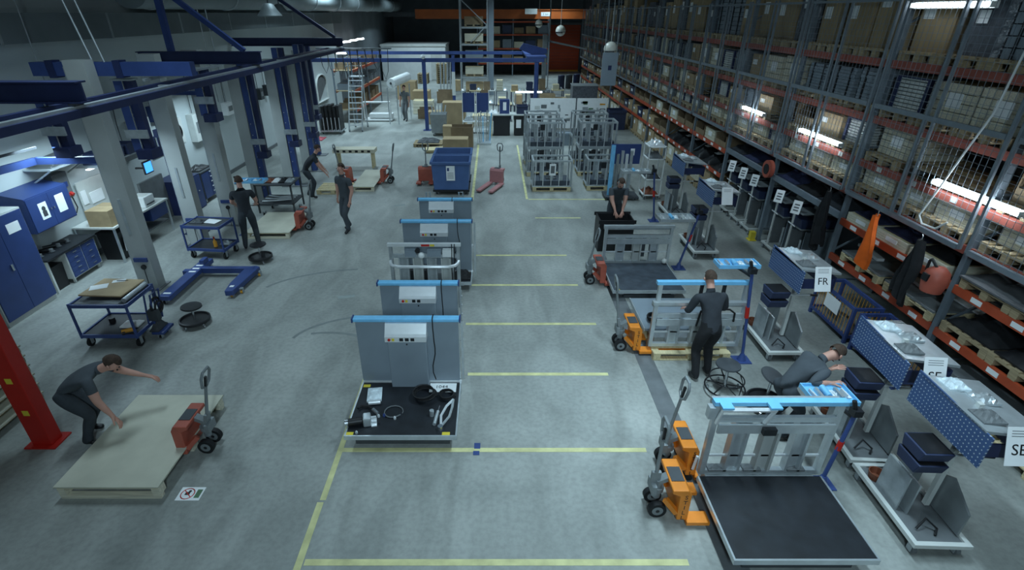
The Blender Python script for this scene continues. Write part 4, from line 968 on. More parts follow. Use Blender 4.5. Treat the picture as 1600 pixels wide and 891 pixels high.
# near bay
for i,y in enumerate((4.4,5.25,6.05)):
    d = ['nearest','middle','far'][i]
    pallet(f'wooden pallet on the lower orange beams of the near rack bay, {d} slot',(7.1,y,.912),90)
    tag(B().heap(1.0,.76,.34,90+i,12).obj('black_bag',['black_cloth','black_plastic','black_cloth'][i],None,True),f'heap of black bags on the lower beams of the near rack bay, {d} slot','bag','black bags in the near bay',(7.05,y,1.059))
    pallet(f'wooden pallet on the upper orange beams of the near rack bay, {d} slot',(7.1,y,1.612),90)
    tag(B().heap(1.08,.8,.2,95+i,12).obj('grey_blanket','grey_cloth',None,True),f'grey felt blanket on the upper beams of the near rack bay, {d} slot','blanket','grey blankets in the near bay',(7.0,y,1.76))
for i,(y,z) in enumerate(((5.62,0),(4.46,0),(5.62,.147))):
    w = ['far pallet on the floor in the near rack bay','near pallet on the floor in the near rack bay','upper pallet of the far stack in the near rack bay'][i]
    big_pallet(f'long wooden {w}',(7.02,y,z+.001*i),90,1.05,1.25,'pine')
tag(B().box(-.55,.6,-.5,.5,0,.2).obj('grey_board','mid_grey'),'thick grey board on the far floor pallets of the near rack bay','board',None,(7.02,5.62,.296))
tag(B().box(-.55,.6,-.5,.5,0,.25).obj('grey_board','dark_grey'),'thick dark board on the near floor pallet of the near rack bay','board',None,(7.02,4.46,.15))
# blue mesh containers
def cage(label, loc):
    t = thing('mesh_container',label,'container',loc); w,d,h = .5,1.1,.68
    f = B()
    for x in (-w/2,w/2-.05):
        for y in (-d/2,d/2-.05): f.box(x,x+.05,y,y+.05,0,h)
    for z in (.1,h-.05):
        f.box(-w/2+.051,w/2-.051,-d/2,-d/2+.04,z,z+.05).box(-w/2+.051,w/2-.051,d/2-.04,d/2,z,z+.05).box(-w/2,-w/2+.04,-d/2+.051,d/2-.051,z,z+.05).box(w/2-.04,w/2,-d/2+.051,d/2-.051,z,z+.05)
    f.obj('frame','steel_blue',t); m = B()
    for i in range(1,14): y=-d/2+i*d/14; m.bar((-w/2+.015,y,.15),(-w/2+.015,y,h-.05),.006).bar((w/2-.015,y,.15),(w/2-.015,y,h-.05),.006)
    for i in range(1,7): x=-w/2+i*w/7; m.bar((x,-d/2+.015,.15),(x,-d/2+.015,h-.05),.006).bar((x,d/2-.015,.15),(x,d/2-.015,h-.05),.006)
    m.obj('mesh_side','amber',t); B().box(-w/2+.04,w/2-.04,-d/2+.04,d/2-.04,.1,.12).obj('floor_plate','mid_grey',t)
    B().box(-w/2-.004,-w/2,-.2,.2,.35,.6).obj('notice','paper',t); return t
cage('blue mesh container under the grey boards, the farther of two',(6.2,7.95,0)); cage('blue mesh container under the grey boards, the nearer of two',(6.2,6.72,0))
for i,y in enumerate((7.95,6.72)):
    tag(B().heap(.38,.9,.3,101+i,9).obj('metal_parts',['mid_grey','galv'][i],None,True),f'heap of metal parts inside the {["farther","nearer"][i]} blue mesh container','parts',None,(6.2,y,.122))
tag(B().box(-.2,.2,-.25,.25,0,.02).obj('metal_grille','alu') if False else (lambda b:[b.bar((-.2,-.25+i*.05,.01),(.2,-.25+i*.05,.01),.018) for i in range(11)] and b)(B()).bar((-.2,-.26,.01),(-.2,.26,.01),.018).bar((.2,-.26,.01),(.2,.26,.01),.018).obj('metal_grille','alu_bright'),'silver slatted grille on top of the nearer blue mesh container','grille',None,(6.22,6.75,.682))
# ------------------------------------------------------------------ left edge: red upright and sheet stack
t = thing('red_upright','red steel upright with red sheet behind it at the left edge, beside stacked boards','upright',(-5.86,5.12,0))
B().box(-.13,.13,-.09,.09,.02,3.2).obj('post','red_paint',t,bevel=.01); B().box(-.2,.2,-.15,.15,0,.02).obj('foot_plate','red_paint',t)
B().box(-.9,-.131,.0,.03,.95,2.6).obj('sheet','red_sheet',t)
for z in (.55,1.05): B().prism([(-.04,z-.04),(.04,z-.04),(.04,z+.04),(-.04,z+.04)],-.0925,-.0905,'y').obj('yellow_sticker','yellow',t)
for i in range(6):
    slab(f'thick pale board slab, {["bottom","second lowest","third lowest","fourth lowest","fifth lowest","top"][i]} of the stack at the left edge',(-7.05,5.0,i*.16),1.1,1.9,.158)
# ------------------------------------------------------------------ cabinets and bench along the left wall
t = thing('steel_locker','tall dark blue steel locker with white plinth at the far left','locker',(-8.9,8.46,0))
B().box(-.28,.27,-.58,.58,.06,1.88).obj('body','off_white',t); B().box(-.26,.25,-.56,.56,0,.059).obj('plinth','off_white',t)
for y0,y1 in ((-.56,-.003),(.003,.56)):
    d = B().box(.2705,.29,y0,y1,.1,1.85).obj('door','locker_blue',t,bevel=.004)
    if y0 < -.1: B().box(.2905,.31,-.09,-.05,.9,1.02).obj('handle','chrome',d)
B().box(.2905,.294,.15,.42,1.5,1.68).obj('notice','paper',t)
t = thing('storage_box','clear storage box with brown contents on top of the tall blue locker','box',(-8.9,8.35,1.881))
B().box(-.2,.2,-.25,.25,0,.02).box(-.2,-.185,-.25,.25,.021,.3).box(.185,.2,-.25,.25,.021,.3).box(-.184,.184,-.25,-.235,.021,.3).box(-.184,.184,.235,.25,.021,.3).obj('box_shell','clear_plastic',t)
B().box(-.22,.22,-.27,.27,.3,.33).obj('lid','off_white',t); B().box(-.17,.17,-.2,.2,.022,.15).obj('contents','cardboard_dark',t)
t = thing('wall_cabinet','dark blue wall cabinet with two white notices on its doors','cabinet',(-9.2,9.78,1.25))
B().prism([(.01,0),(.5,0),(.5,.68),(.01,.78)],-.53,.53,'y').obj('body','locker_blue',t)
for y0,y1 in ((-.52,-.003),(.003,.52)):
    d = B().box(.501,.515,y0,y1,.02,.66).obj('door','locker_blue',t); B().box(.516,.535,-.05 if y0<-.1 else .03,-.03 if y0<-.1 else .05,.33,.37).obj('handle','chrome',d)
n = B().box(.516,.519,-.3,-.1,.2,.52).obj('notice','paper',t); B().ball((.52,-.2,.4),.05,10,6,(.05,1,1)).box(.519,.521,-.25,-.15,.25,.36).obj('printed_picture','dark_grey',n)
B().box(.516,.519,.14,.36,.2,.55).obj('notice','paper',t)
t = thing('switch_box','grey switch box with blue and red sockets right of the blue wall cabinet','switch box',(-9.2,10.62,1.3))
B().box(.01,.18,-.2,.2,.2,.75).obj('housing','mid_grey',t); B().box(.181,.2,-.12,.12,.45,.55).obj('blue_socket','steel_blue',t)
for i in range(3): B().cyl((.18,-.12+i*.12,.3),(.24,-.12+i*.12,.26),.04).obj('red_socket','red_paint',t)
B().tube([(.1,0,.2),(.12,.02,-.1),(.15,.12,-.15),(.15,.2,-.05),(.1,.22,.2)],.012).obj('cable','black_rubber',t,True)
t = thing('drawer_cabinet','blue-fronted drawer cabinet with black worktop under the blue wall cabinet','cabinet',(-8.95,10.05,0))
B().box(-.24,.255,-.42,.44,.1,.7).obj('body','off_white',t); B().box(-.24,.3,-.9,.46,.7,.74).obj('worktop','deck_black',t)
for y0,y1,n in ((-.39,.0,5),(.03,.41,4)):
    hh = .55/n
    for i in range(n):
        d = B().box(.2555,.272,y0,y1,.125+i*hh,.12+(i+1)*hh).obj('drawer','locker_blue',t); B().box(.2725,.285,(y0+y1)/2-.05,(y0+y1)/2+.05,.125+(i+.5)*hh,.135+(i+.5)*hh).obj('drawer_handle','chrome',d)
for x in (-.2,.2):
    for y in (-.36,.38): B().box(x-.02,x+.02,y-.02,y+.02,0,.099).obj('leg','off_white',t)
B().box(-.24,-.2,-.88,-.84,0,.699).box(.2,.24,-.88,-.84,0,.699).obj('leg','off_white',t)
tag(B().prism([(-.17,0),(.17,0),(.2,.5),(-.2,.5)],-.15,.15,'y').obj('waste_bin','black_plastic'),'black waste bin under the left half of the black worktop','bin',None,(-8.95,9.42,0),90)
for i in range(4):
    t = thing('angle_grinder',f'dark hand grinder on the black worktop, {["first","second","third","fourth"][i]} from the tall locker','grinder',(-9.02+.03*(i%2),9.3+i*.22,.742),20*i)
    B().cyl((-.12,0,.045),(.1,0,.045),.035).obj('body','black_plastic',t,True); B().cyl((.13,0,.02),(.13,0,.07),.04).obj('head','mid_grey',t); B().cyl((.13,0,.005),(.13,0,.018),.06).obj('disc','dark_grey',t)
def dark_bin(label, loc, rz):
    t = thing('waste_bin',label,'bin',loc,rz)
    B().prism([(-.2,0),(.2,0),(.24,.62),(-.24,.62)],-.18,.18,'y').obj('bin_body','black_plastic',t); B().box(-.25,.25,-.2,.2,.621,.65).obj('lid','black_plastic',t)
    B().box(.235,.24,-.1,.1,.2,.5).obj('notice','paper',t).rotation_euler = (0,R(4),0); return t
dark_bin('tall black bin with white notice beside the drawer cabinet',(-8.62,10.98,0),0)
t = thing('work_bench','work bench with aluminium frame and pale top along the left wall','bench',(-8.72,11.65,0))
B().box(-.46,.46,-1.05,1.05,.81,.85).obj('bench_top','off_white',t)
for x in (-.44,.4):
    for y in (-1.03,.99): B().box(x,x+.04,y,y+.04,0,.809 if x > 0 or y < 0 else 2.2).obj('leg','alu',t)
B().box(-.4,.39,-.4,.98,.3,.33).obj('lower_shelf','mid_grey',t); B().box(-.4,.1,-.45,1.05,2.0,2.03).obj('upper_shelf','alu',t)
B().box(-.42,-.4,-.58,.98,.86,1.7).obj('back_panel','off_white',t); B().box(-.2,-.12,-.4,.6,1.94,1.96).obj('lamp_bar','bay_light',t); B().box(-.395,-.38,-.55,-.4,1.2,1.5).box(-.395,-.38,-.3,.1,1.15,1.4).obj('pinned_sheet','paper',t)
B().box(.05,.44,.3,.95,.5,.8).obj('blue_drawer','locker_blue',t)
load('carton','large brown carton on the left end of the work bench',(-8.56,10.95,.852),(.5,.6,.36),None,0)
t = thing('printer','white desktop printer lit on its left side, on the work bench','printer',(-8.5,12.1,.852))
B().box(-.18,.18,-.2,.2,0,.25).obj('case','white_paint',t,bevel=.015); B().box(.181,.2,-.15,.15,.05,.08).obj('paper_slot','dark_grey',t); B().box(-.12,.12,-.12,.12,.2505,.256).obj('scanner_lid','off_white',t)
t = thing('computer_monitor','monitor with glowing blue screen on an arm above the work bench','monitor',(-8.35,12.45,1.55),0)
B().box(-.02,.02,-.16,.16,0,.3).obj('case','black_plastic',t); B().box(.0205,.024,-.14,.14,.03,.27).obj('screen','screen',t); B().box(-.3,-.021,-.02,.02,.1,.14).obj('arm','black_plastic',t)
for i,(y,z,m,n) in enumerate(((11.5,2.032,'mid_grey','grey'),(12.0,2.032,'amber','orange'),(12.5,2.032,'navy_plastic','dark blue'))):
    load('tote',f'{n} tote on the upper shelf of the work bench',(-8.8,y,z),(.4,.38,.24))
tag(B().heap(.5,1.3,.25,121,10).obj('flat_cartons','mid_grey'),'pile of grey flat packing above the left wall bench','packing',None,(-8.95,10.75,2.5)) if False else None
t = thing('shelf_bracket','grey wall shelf with stacked flat parts above the work bench','shelf',(-9.2,10.58,2.25))
B().box(.01,.55,-.55,.55,0,.03).obj('shelf_board','alu',t); B().bar((.02,-.5,-.3),(.5,-.5,-.01),.03).bar((.02,.5,-.3),(.5,.5,-.01),.03).obj('bracket','alu',t)
for i in range(4): tag(B().box(-.22,.22,-.45,.45,0,.035).obj('flat_carton','mid_grey'),f'grey flat carton, {["lowest","second","third","top"][i]} of the pile on the grey wall shelf','carton','flat cartons on the wall shelf',(-8.92+.01*i,10.58+.02*i,2.282+i*.037),3*i)
t = thing('drawer_chest','blue and grey tool chest with white drawer pulls beside the third grey column','chest',(-8.72,15.2,0))
B().box(-.27,.27,-.45,.45,.12,.88).obj('body','mid_grey',t); B().box(-.28,.29,-.47,.47,.881,.91).obj('top','dark_grey',t); B().box(.271,.285,-.43,-.02,.14,.86).obj('door','locker_blue',t)
for i in range(5): d = B().box(.271,.285,.0,.43,.14+i*.145,.275+i*.145).obj('drawer','locker_blue',t); B().box(.286,.3,.03,.4,.24+i*.145,.262+i*.145).obj('drawer_handle','white_paint',d)
for x in (-.2,.2):
    for y in (-.38,.38): caster(t,x,y,'black_rubber',.035)
tag(B().heap(.4,.7,.15,123,9).obj('tool_pile','black_plastic'),'dark tools on top of the blue drawer chest','tools',None,(-8.72,15.2,.912))
t = thing('blue_steel_column','tall blue steel panel with white paper between the second and third grey columns','panel',(-7.6,12.45,0))
B().box(-.22,.22,-.09,.09,.02,3.35).obj('panel_body','steel_dark_blue',t); B().box(-.26,.26,-.14,.14,0,.02).obj('foot_plate','steel_dark_blue',t); B().box(-.02,.18,-.094,-.091,1.55,1.85).obj('notice','paper',t)
B().box(-.4,.9,-.05,.05,3.351,3.43).obj('arm','steel_blue',t)
tag(B().box(-.03,.03,-.5,.5,0,1.2).obj('grey_board','mid_grey'),'grey upright board behind the work bench monitor','board',None,(-8.9,13.2,.0))
t = thing('blue_cupboard','low dark blue cupboard beyond the work bench','cupboard',(-8.75,14.16,0)); B().box(-.4,.35,-.45,.45,0,.95).obj('body','steel_dark_blue',t)
for y in (-.22,.22): d = B().box(.351,.365,y-.21,y+.21,.03,.92).obj('door','locker_blue',t); B().box(.366,.38,y-.03,y+.03,.5,.53).obj('handle','chrome',d)
for i,(y,z,nm,m) in enumerate(((14.4,1.5,'wall_tool_board','steel_dark_blue'),(15.4,1.6,'wall_chart','off_white'))):
    t = thing(nm,['dark blue tool board on the wall above the tool chest','pale wall chart with coiled hose above the tool chest'][i],'board',(-9.19,y,z)); B().box(0,.03,-.35,.35,0,.7).obj('board','off_white' if i else 'steel_dark_blue',t)
    if i: B().ring((.06,0,.35),.2,.02,20,6,'x').ring((.08,0,.33),.17,.02,20,6,'x').obj('hose','black_rubber',t,True)
    else:
        for j in range(4): B().box(.031,.05,-.25+j*.15,-.2+j*.15,.15,.5).obj('tool','galv',t)

# ------------------------------------------------------------------ grey lifting columns and blue hoist masts
def column(label, x, y, h, w=.36, blue=False):
    t = thing('lifting_column',label,'column',(x,y,0))
    B().box(-w/2,w/2,-.12,.12,.02,h).obj('mast','column_grey',t); B().box(-w/2-.06,w/2+.06,-.2,.2,0,.02).obj('foot_plate','mid_grey',t)
    B().box(-w/2-.03,-w/2-.001,-.1,.1,.1,h-.1).obj('guide_rail','galv',t); B().box(-.05,.0,-.135,-.1205,1.2,1.9).obj('cover_strip','alu',t)
    B().box(-.12,.14,-.16,-.121,.62,.7).obj('stop_block','steel_blue',t); B().cyl((.02,-.15,.5),(.02,-.12,.5),.05).obj('socket','black_plastic',t); B().tube([(.02,-.14,.45),(.06,-.2,.2),(.04,-.22,.03)],.01).obj('cable','dark_grey',t,True)
    return t
column('nearest broad grey lifting column on the left, beside the flat-topped trolley',-7.0,9.5,4.3)
column('second grey lifting column behind the blue trolley with papers',-7.15,11.75,4.25)
column('third grey lifting column in front of the blue tool chest',-6.95,13.1,4.25)
def mast(label, x, y, h0, h, w=.3, grey=True, sl=1.3):
    t = thing('hoist_mast',label,'mast',(x,y,0))
    if grey: B().box(-.42,-.12,-.1,.1,.02,h-.3).obj('grey_profile','column_grey',t)
    B().box(-.1,.06,-.08,.08,.02 if grey else h0,h).obj('blue_tube','steel_blue',t)
    B().box(.1,.22,-.07,.07,h0,h).obj('blue_tube','steel_dark_blue',t)
    if grey: B().box(-.5,.3,-.2,.2,0,.02).obj('foot_plate','mid_grey',t)
    B().box(-.14,.26,-.13,-.085,h0+.25,h0+.4).obj('bracket','galv',t); B().cyl((.08,-.1,h0-.1),(.08,-.1,h),.012).obj('chain','chrome',t)
    B().box(.0,.28,-.2,.12,h0-.12,h0+.05).obj('carriage','steel_dark_blue',t)
    if not grey: B().box(-.12,.24,-.12,.12,h+.001,h+.03).obj('hanging_bracket','galv',t)
    b = B()
    for i in range(7): b.cyl((-.05,-.081,.5+i*.3),(-.05,-.086,.5+i*.3),.012)
    if grey: b.obj('bolt_row','off_white',t)
    return t
for i,(x,y,h0) in enumerate(((-6.6,14.75,1.5),(-6.35,16.6,1.4),(-6.35,18.4,1.3),(-6.9,20.7,1.5))):
    mast(f'blue and grey hoist mast, {["nearest","second","third","farthest"][i]} in the row behind the standing person',x,y,h0,4.1)
for i,(x,y,h0) in enumerate(((-7.7,9.35,2.85),(-6.6,9.85,2.7),(-6.3,11.9,3.0))):
    mast(['hanging pair of blue hoist tubes left of the nearest grey column','hanging pair of blue hoist tubes right of the nearest grey column','hanging pair of blue hoist tubes in front of the second column'][i],x,y,h0,3.94,grey=False)
# blue crane rails overhead
t = thing('crane_runway','long overhead crane rail in blue and silver along the left side','crane rail',(-5.4,0,3.9))
B().box(-.1,.1,3.4,20.3,-.1,.0).obj('rail','steel_dark_blue',t); B().box(-.03,.05,3.4,20.3,.0,.035).obj('rail_cap','alu',t); B().box(-.45,-.36,3.4,20.0,-.08,.02).obj('inner_rail','steel_dark_blue',t)
b = B()
for y in (4.3,9.5,15,19.8): b.box(-.36,-.101,y,y+.08,-.07,.0)
b.obj('spacer','galv',t); B().box(-.6,-.55,9.5,12.3,.06,.1).obj('busbar','alu',t)
for i,(y,x0) in enumerate(((7.05,-9.1),(12.8,-8.0),(20.0,-9.15))):
    t = thing('crossbeam',f'dark blue crossbeam over the crane rail, {["nearest","middle","farthest"][i]} of three','beam',(0,y,4.1))
    B().box(x0,-5.25,-.1,.1,.11,.13).box(x0,-5.25,-.1,.1,-.13,-.11).box(x0,-5.25,-.015,.015,-.1095,.1095).obj('beam','steel_dark_blue',t)
    p, q = (((-6.9,0,.14),(-8.4,0,.85)),((-5.6,0,.14),(-7.4,0,1.6)),((-5.5,0,.14),(-7.3,0,1.35)))[i]
    B().bar(p,q,.1).obj('brace','steel_blue' if i==1 else 'steel_dark_blue',t)
    B().box(-5.46,-5.34,-.06,.06,-.158,-.131).obj('rail_clamp','dark_grey',t)
    if i==1: B().box(-7.3,-7.18,-.06,.06,.131,2.5).obj('hanger','steel_blue',t)
t = thing('crossbeam','bright blue short crossbeam above the nearest grey column','beam',(0,9.72,4.14)); B().box(-7.95,-5.2,-.08,.08,-.11,.11).obj('beam','steel_blue',t)
for x in (-7.6,-6.45): B().box(x-.06,x+.06,-.1,.1,-.14,.14).obj('clamp','steel_dark_blue',t)
for x in (-6.9,-6.7): B().cyl((x-.25,0,1.5),(x,0,.11),.016).obj('hanger_rod','alu',t)
for i,(x,y) in enumerate(((-8.4,10.4),(-7.3,14.5),(-7.1,14.5))):
    tag(B().cyl((0,0,0),(0,0,2.2),.012).obj('hanger_rod','galv'),f'thin grey hanger rod below the duct, {["nearest","left of a close pair","right of a close pair"][i]}','rod',None,(x,y,2.9 if i else 3.2))
t = thing('service_rail','blue wall arm running along the left wall over the white wall area','rail',(-8.3,9.2,2.62)); B().bar((-.5,-3.0,0),(0,.2,0),.08,.12).bar((0,.2,0),(1.2,.3,0),.08,.12).obj('rail','steel_blue',t); B().bar((-.5,-3,.2),(.1,.2,.24),.04).obj('pipe','dark_grey',t)
t = thing('air_duct','wide grey rectangular duct along the top of the left wall','duct',(-8.9,0,4.5)); B().box(-.28,.3,3,33,0,.5).obj('duct_body','duct_grey',t)
for y in range(4,33,3): B().box(-.285,.31,y,y+.06,-.012,.51).obj('duct_flange','galv',t)
t = thing('air_duct','large round grey duct high along the left side','duct',(-8.15,0,5.5)); B().cyl((0,13.3,0),(0,50,0),.42,n=28).obj('duct_body','duct_grey',t,True)
for y in range(14,50,4): B().ring((0,y,0),.425,.025,28,6,'y').obj('duct_band','galv',t,True)
for y in (20,34,46): B().box(-.02,.02,y-.02,y+.02,.44,2.0).obj('hanger','dark_grey',t)
for i,(x,y,z) in enumerate(((-4.5,11.8,4.95),(-6.0,16.5,5.0))):
    t = thing('hall_lamp',f'round hanging hall lamp over the crane rail, {["nearer","farther"][i]} one','lamp',(x,y,z)); B().lathe([(.05,.22),(.1,.2),(.16,.1),(.24,0),(.23,-.02),(.02,.0)],n=24).obj('shade','duct_grey',t,True); B().cyl((0,0,.22),(0,0,2.6),.012).obj('cord','dark_grey',t)
# ------------------------------------------------------------------ left middle: trolley with machine parts
t = thing('tool_trolley','grey two-shelf tool trolley with shiny parts, between the standing and the bending person','trolley',(-5.95,14.02,0))
for x in (-.5,.46):
    for y in (-.4,.36): B().box(x,x+.04,y,y+.04,.1,.9).obj('post','dark_grey',t)
for z in (.35,.87): B().box(-.5,.5,-.4,.4,z,z+.029).obj('shelf','dark_grey',t)
for x in (-.4,.4):
    for y in (-.3,.3): caster(t,x,y,'black_rubber',.04)
for i in range(5): tag(B().heap(.18,.35,.12,130+i,7).obj('machine_part',['alu_bright','copper','paper','black_plastic','galv'][i]),f'{["silver","brown","white","black","grey"][i]} machine part in a row on the grey tool trolley','part',None,(-6.3+i*.18,13.98,.901))
for i in range(3): tag(B().tube([(-.4,-.1+i*.1,.03),(0,-.12,.06),(.4,.1,.03)],.02).obj('bent_tube','alu_bright',None,True),f'silver bent tube on the lower shelf of the grey tool trolley, {["front","middle","rear"][i]}','tube','bent tubes on the tool trolley',(-5.95,13.83+i*.15,.381))
big_pallet('striped pale pallet with wood blocks beside the bending person',(-4.98,16.0,0),90,.8,1.0,'pine'); 
t = thing('trestle','low pale trestle with black holes behind the bending person','trestle',(-5.0,18.9,0)); B().box(-.75,.75,-.25,.25,.55,.68).obj('top','pine_pale',t)
for i in range(6): B().box(-.6+i*.22,-.5+i*.22,-.26,-.2505,.58,.65).obj('hole','black_plastic',t)
for x in (-.65,.6): B().box(x,x+.06,-.2,.2,0,.549).obj('leg','pine',t)
_, p = parts_stand('blue pole stand with blue film tray in front of the third grey column',(-6.3,12.35),(-6.2,12.3,1.35),(-5.85,12.3,1.38),.7,.3,'film_blue'); scatter(p,5,.56,.24,15,'tray by third grey column')
for i,(cx,cy,r0,a0,a1) in enumerate(((-2.9,7.2,.9,-30,110),(-1.9,7.4,1.6,70,170),(-2.6,9.0,2.2,100,160))):
    pts=[(cx+r0*math.cos(R(a0+(a1-a0)*j/14)),cy+r0*.6*math.sin(R(a0+(a1-a0)*j/14)),.0005) for j in range(15)]
    b=B()
    for j in range(14): b.bar(pts[j],pts[j+1],.06,.0015)
    o=b.obj('floor_marking','scuff'); o['kind']='structure'
q = random.Random(77)
for i,(y,z,w_,h_,m) in enumerate(((13.0,1.75,.5,.35,'mid_grey'),(13.7,2.1,.7,.5,'off_white'),(14.6,2.4,.5,.4,'steel_blue'),(16.4,1.5,.6,.8,'off_white'),(17.4,1.7,.4,.6,'mid_grey'),(18.6,1.9,.5,.4,'paper'),(21.4,2.0,.3,.4,'dark_grey'),(22.1,2.05,.2,.4,'dark_grey'))):
    t = thing('wall_box',['grey','white','blue','wide white','tall grey','small white','first dark','second dark'][i]+' box high on the left wall, '+ORD[i]+' beyond the bench','box',(-9.2,y,z)); B().box(.005,.2,-w_/2,w_/2,0,h_).obj('housing_mount',m,t); B().box(.2005,.206,-w_*.3,w_*.3,h_*.3,h_*.7).obj('face_plate','grey_steel',t)
    B().tube([(.05,0,h_),(.05,.0,h_+.5),(.05,.1,h_+1.2)],.012).obj('conduit','mid_grey',t)
# floor notices
t = thing('floor_sign','white floor sign with red prohibition ring in the left foreground','sign',(-3.54,4.27,.0005)); B().box(-.15,.13,-.095,.095,0,.002).obj('plate','paper',t); B().ring((-.045,0,.002),.075,.006,28,4).bar((-.1,.05,.0025),(.01,-.05,.0025),.01,.003).obj('red_ring','red_paint',t)
B().box(-.075,-.02,-.02,.025,.0021,.003).ball((-.03,.035,.002),.018,8,4,(1,1,.1)).obj('picture','black_plastic',t); B().box(.05,.11,-.06,.06,.0021,.003).obj('print_block','green',t)
for i,(x,y) in enumerate(((-2.92,9.05),(-2.75,14.6))): tag(B().box(-.16,.16,-.06,.06,0,.002).obj('floor_patch','dust'),['pale worn patch on the floor left of the second lift','pale worn patch on the floor left of the blue bins'][i],'patch',None,(x,y,.0006),15)
tag(B().box(-.04,.04,-.05,.05,0,.002).box(-.05,.03,-.16,-.09,0,.002).obj('blue_tape','steel_blue'),'scrap of blue tape on the second yellow line','tape',None,(-.21,5.03,.0032))
# ------------------------------------------------------------------ blue bins
def blue_bin(label, loc):
    t = thing('blue_bin',label,'bin',loc); w,d,z0,z1 = .58,.42,.16,1.03
    b = B(); lo = [(-w+.06,-d+.06),(w-.06,-d+.06),(w-.06,d-.06),(-w+.06,d-.06)]; hi = [(-w,-d),(w,-d),(w,d),(-w,d)]; li = [(x*.94,y*.93) for x,y in lo]; hn = [(x*.95,y*.93) for x,y in hi]
    vs = [(x,y,z0) for x,y in lo]+[(x,y,z1) for x,y in hi]+[(x,y,z1) for x,y in hn]+[(x,y,z0+.05) for x,y in li]
    fs = [(3,2,1,0)]+[(i,(i+1)%4,4+(i+1)%4,4+i) for i in range(4)]+[(4+i,4+(i+1)%4,8+(i+1)%4,8+i) for i in range(4)]+[(8+i,8+(i+1)%4,12+(i+1)%4,12+i) for i in range(4)]+[(12,13,14,15)]
    b.add(vs,fs).obj('tub','bin_blue',t); r = B().box(-w-.04,w+.04,-d-.04,-d,z1-.07,z1+.012).box(-w-.04,w+.04,d,d+.04,z1-.07,z1+.012).box(-w-.04,-w,-d+.001,d-.001,z1-.07,z1+.012).box(w,w+.04,-d+.001,d-.001,z1-.07,z1+.012); r.obj('rim','bin_blue',t,bevel=.012)
    s = B().box(-.12,.14,-.004,0,.0,.46).obj('notice','paper',t); s.location = (-.01,-d+.012,.46); s.rotation_euler = (R(3.5),0,0)
    B().box(-.09,-.03,-.006,-.0045,.3,.4).obj('printed_mark','steel_blue',s); l = B()
    for i in range(4): l.box(-.09,.1,-.006,-.0045,.08+i*.05,.095+i*.05)
    l.obj('print','mid_grey',s); B().box(-w+.02,w-.02,-d+.03,d-.03,.1,.158).obj('dolly','black_plastic',t)
    for x in (-.45,.45):
        for y in (-.3,.3): caster(t,x,y,'black_rubber',.03)
    return t
blue_bin('front one of two large blue bins, white notice on its front',(-1.3,15.95,0)); blue_bin('rear one of two large blue bins, only its inside and rim showing',(-1.3,16.95,0))
# ------------------------------------------------------------------ stacked transport frames on pallets
def tframe(label, loc, sheet=None):
    t = thing('transport_frame',label,'frame',loc); w,h = .62,.78
    for x in (-w,w-.05):
        for y in (-.38,.33): B().box(x,x+.05,y,y+.05,.03,h).obj('corner_post','galv',t)
    for z in (0,h): B().box(-w,w,-.38,-.33,z,z+.05 if z else .03).box(-w,w,.33,.38,z,z+.05 if z else .03).box(-w,-w+.05,-.329,.329,z,z+.05 if z else .03).box(w-.05,w,-.329,.329,z,z+.05 if z else .03).obj('rail_frame','alu',t)
    for i in range(3): B().box(-.36+i*.3,-.26+i*.3,-.3,-.26,.031,h-.02).box(-.36+i*.3,-.26+i*.3,.1,.14,.031,h-.02).obj('mast_profile','galv',t)
    B().box(-w+.06,w-.06,-.32,.32,.031,.18).obj('floor_panel','deck_slate',t); B().heap(.35,.3,.15,int(abs(loc[0]*10+loc[1]*7+loc[2]*3)),8,.181).obj('drive_parts','dark_grey',t)
    B().box(-.2,-.05,-.42,-.385,h-.2,h-.02).obj('latch','black_plastic',t)
    for i in range(5): B().box(-w+.08+i*.25,-w+.1+i*.25,-.36,-.345,.03,h).obj('bar','alu_bright',t)
    if sheet: s = B().box(-.1,.1,-.43,-.425,.38,.74).obj('notice','paper',t); B().box(-.06,.06,-.4325,-.431,.45,.68).obj('print','mid_grey',s)
    return t
for n,(x,y,k) in enumerate(((1.83,16.3,1),(3.55,16.4,1),(1.75,18.0,2),(3.5,18.05,2),(1.75,19.6,2),(3.5,19.7,2))):
    w = ['front left','front right','middle left','middle right','rear left','rear right'][n]
    big_pallet(f'wooden pallet under the {w} stack of grey transport frames',(x,y,0),90,.8,1.2,'pine')
    for j in range(k): tframe(f'grey steel transport frame, {["lower" if k>1 else "single","upper"][j]} one of the {w} stack',(x,y,.146+j*.835),n==0)
t=thing('lift_gantry','blue-topped gantry cart with grey profiles, light blue edge, behind the leaning person','gantry',(3.85,15.3,0))
B().box(-.42,.45,-.05,.0,1.05,1.62).obj('blue_panel','locker_blue',t); B().box(-.42,-.3,-.09,-.051,.1,1.6).obj('blue_edge','film_blue',t)
for i in range(4): B().box(-.25+i*.13,-.17+i*.13,-.14,-.06,.12,1.35+.1*(i%2)).obj('profile',['grey_steel','alu','alu_bright','galv'][i],t)
B().box(-.5,.5,-.3,.3,.06,.11).obj('base','dark_grey',t); B().box(.15,.27,-.055,-.0505,1.3,1.5).obj('notice','paper',t)
for x in (-.4,.4):
    for y in (-.2,.2): caster(t,x,y,'black_rubber',.018)
t=thing('shelf_trolley','white shelf trolley with parts right of the blue gantry cart','trolley',(4.75,15.4,0))
for x in (-.25,.22):
    for y in (-.3,.27): B().box(x,x+.03,y,y+.03,.1,1.6).obj('post','white_paint',t)
for z in (.12,.6,1.2,1.55): B().box(-.25,.25,-.3,.3,z,z+.025).obj('shelf','white_paint',t)
for x in (-.2,.2):
    for y in (-.24,.24): caster(t,x,y,'mid_grey',.032)
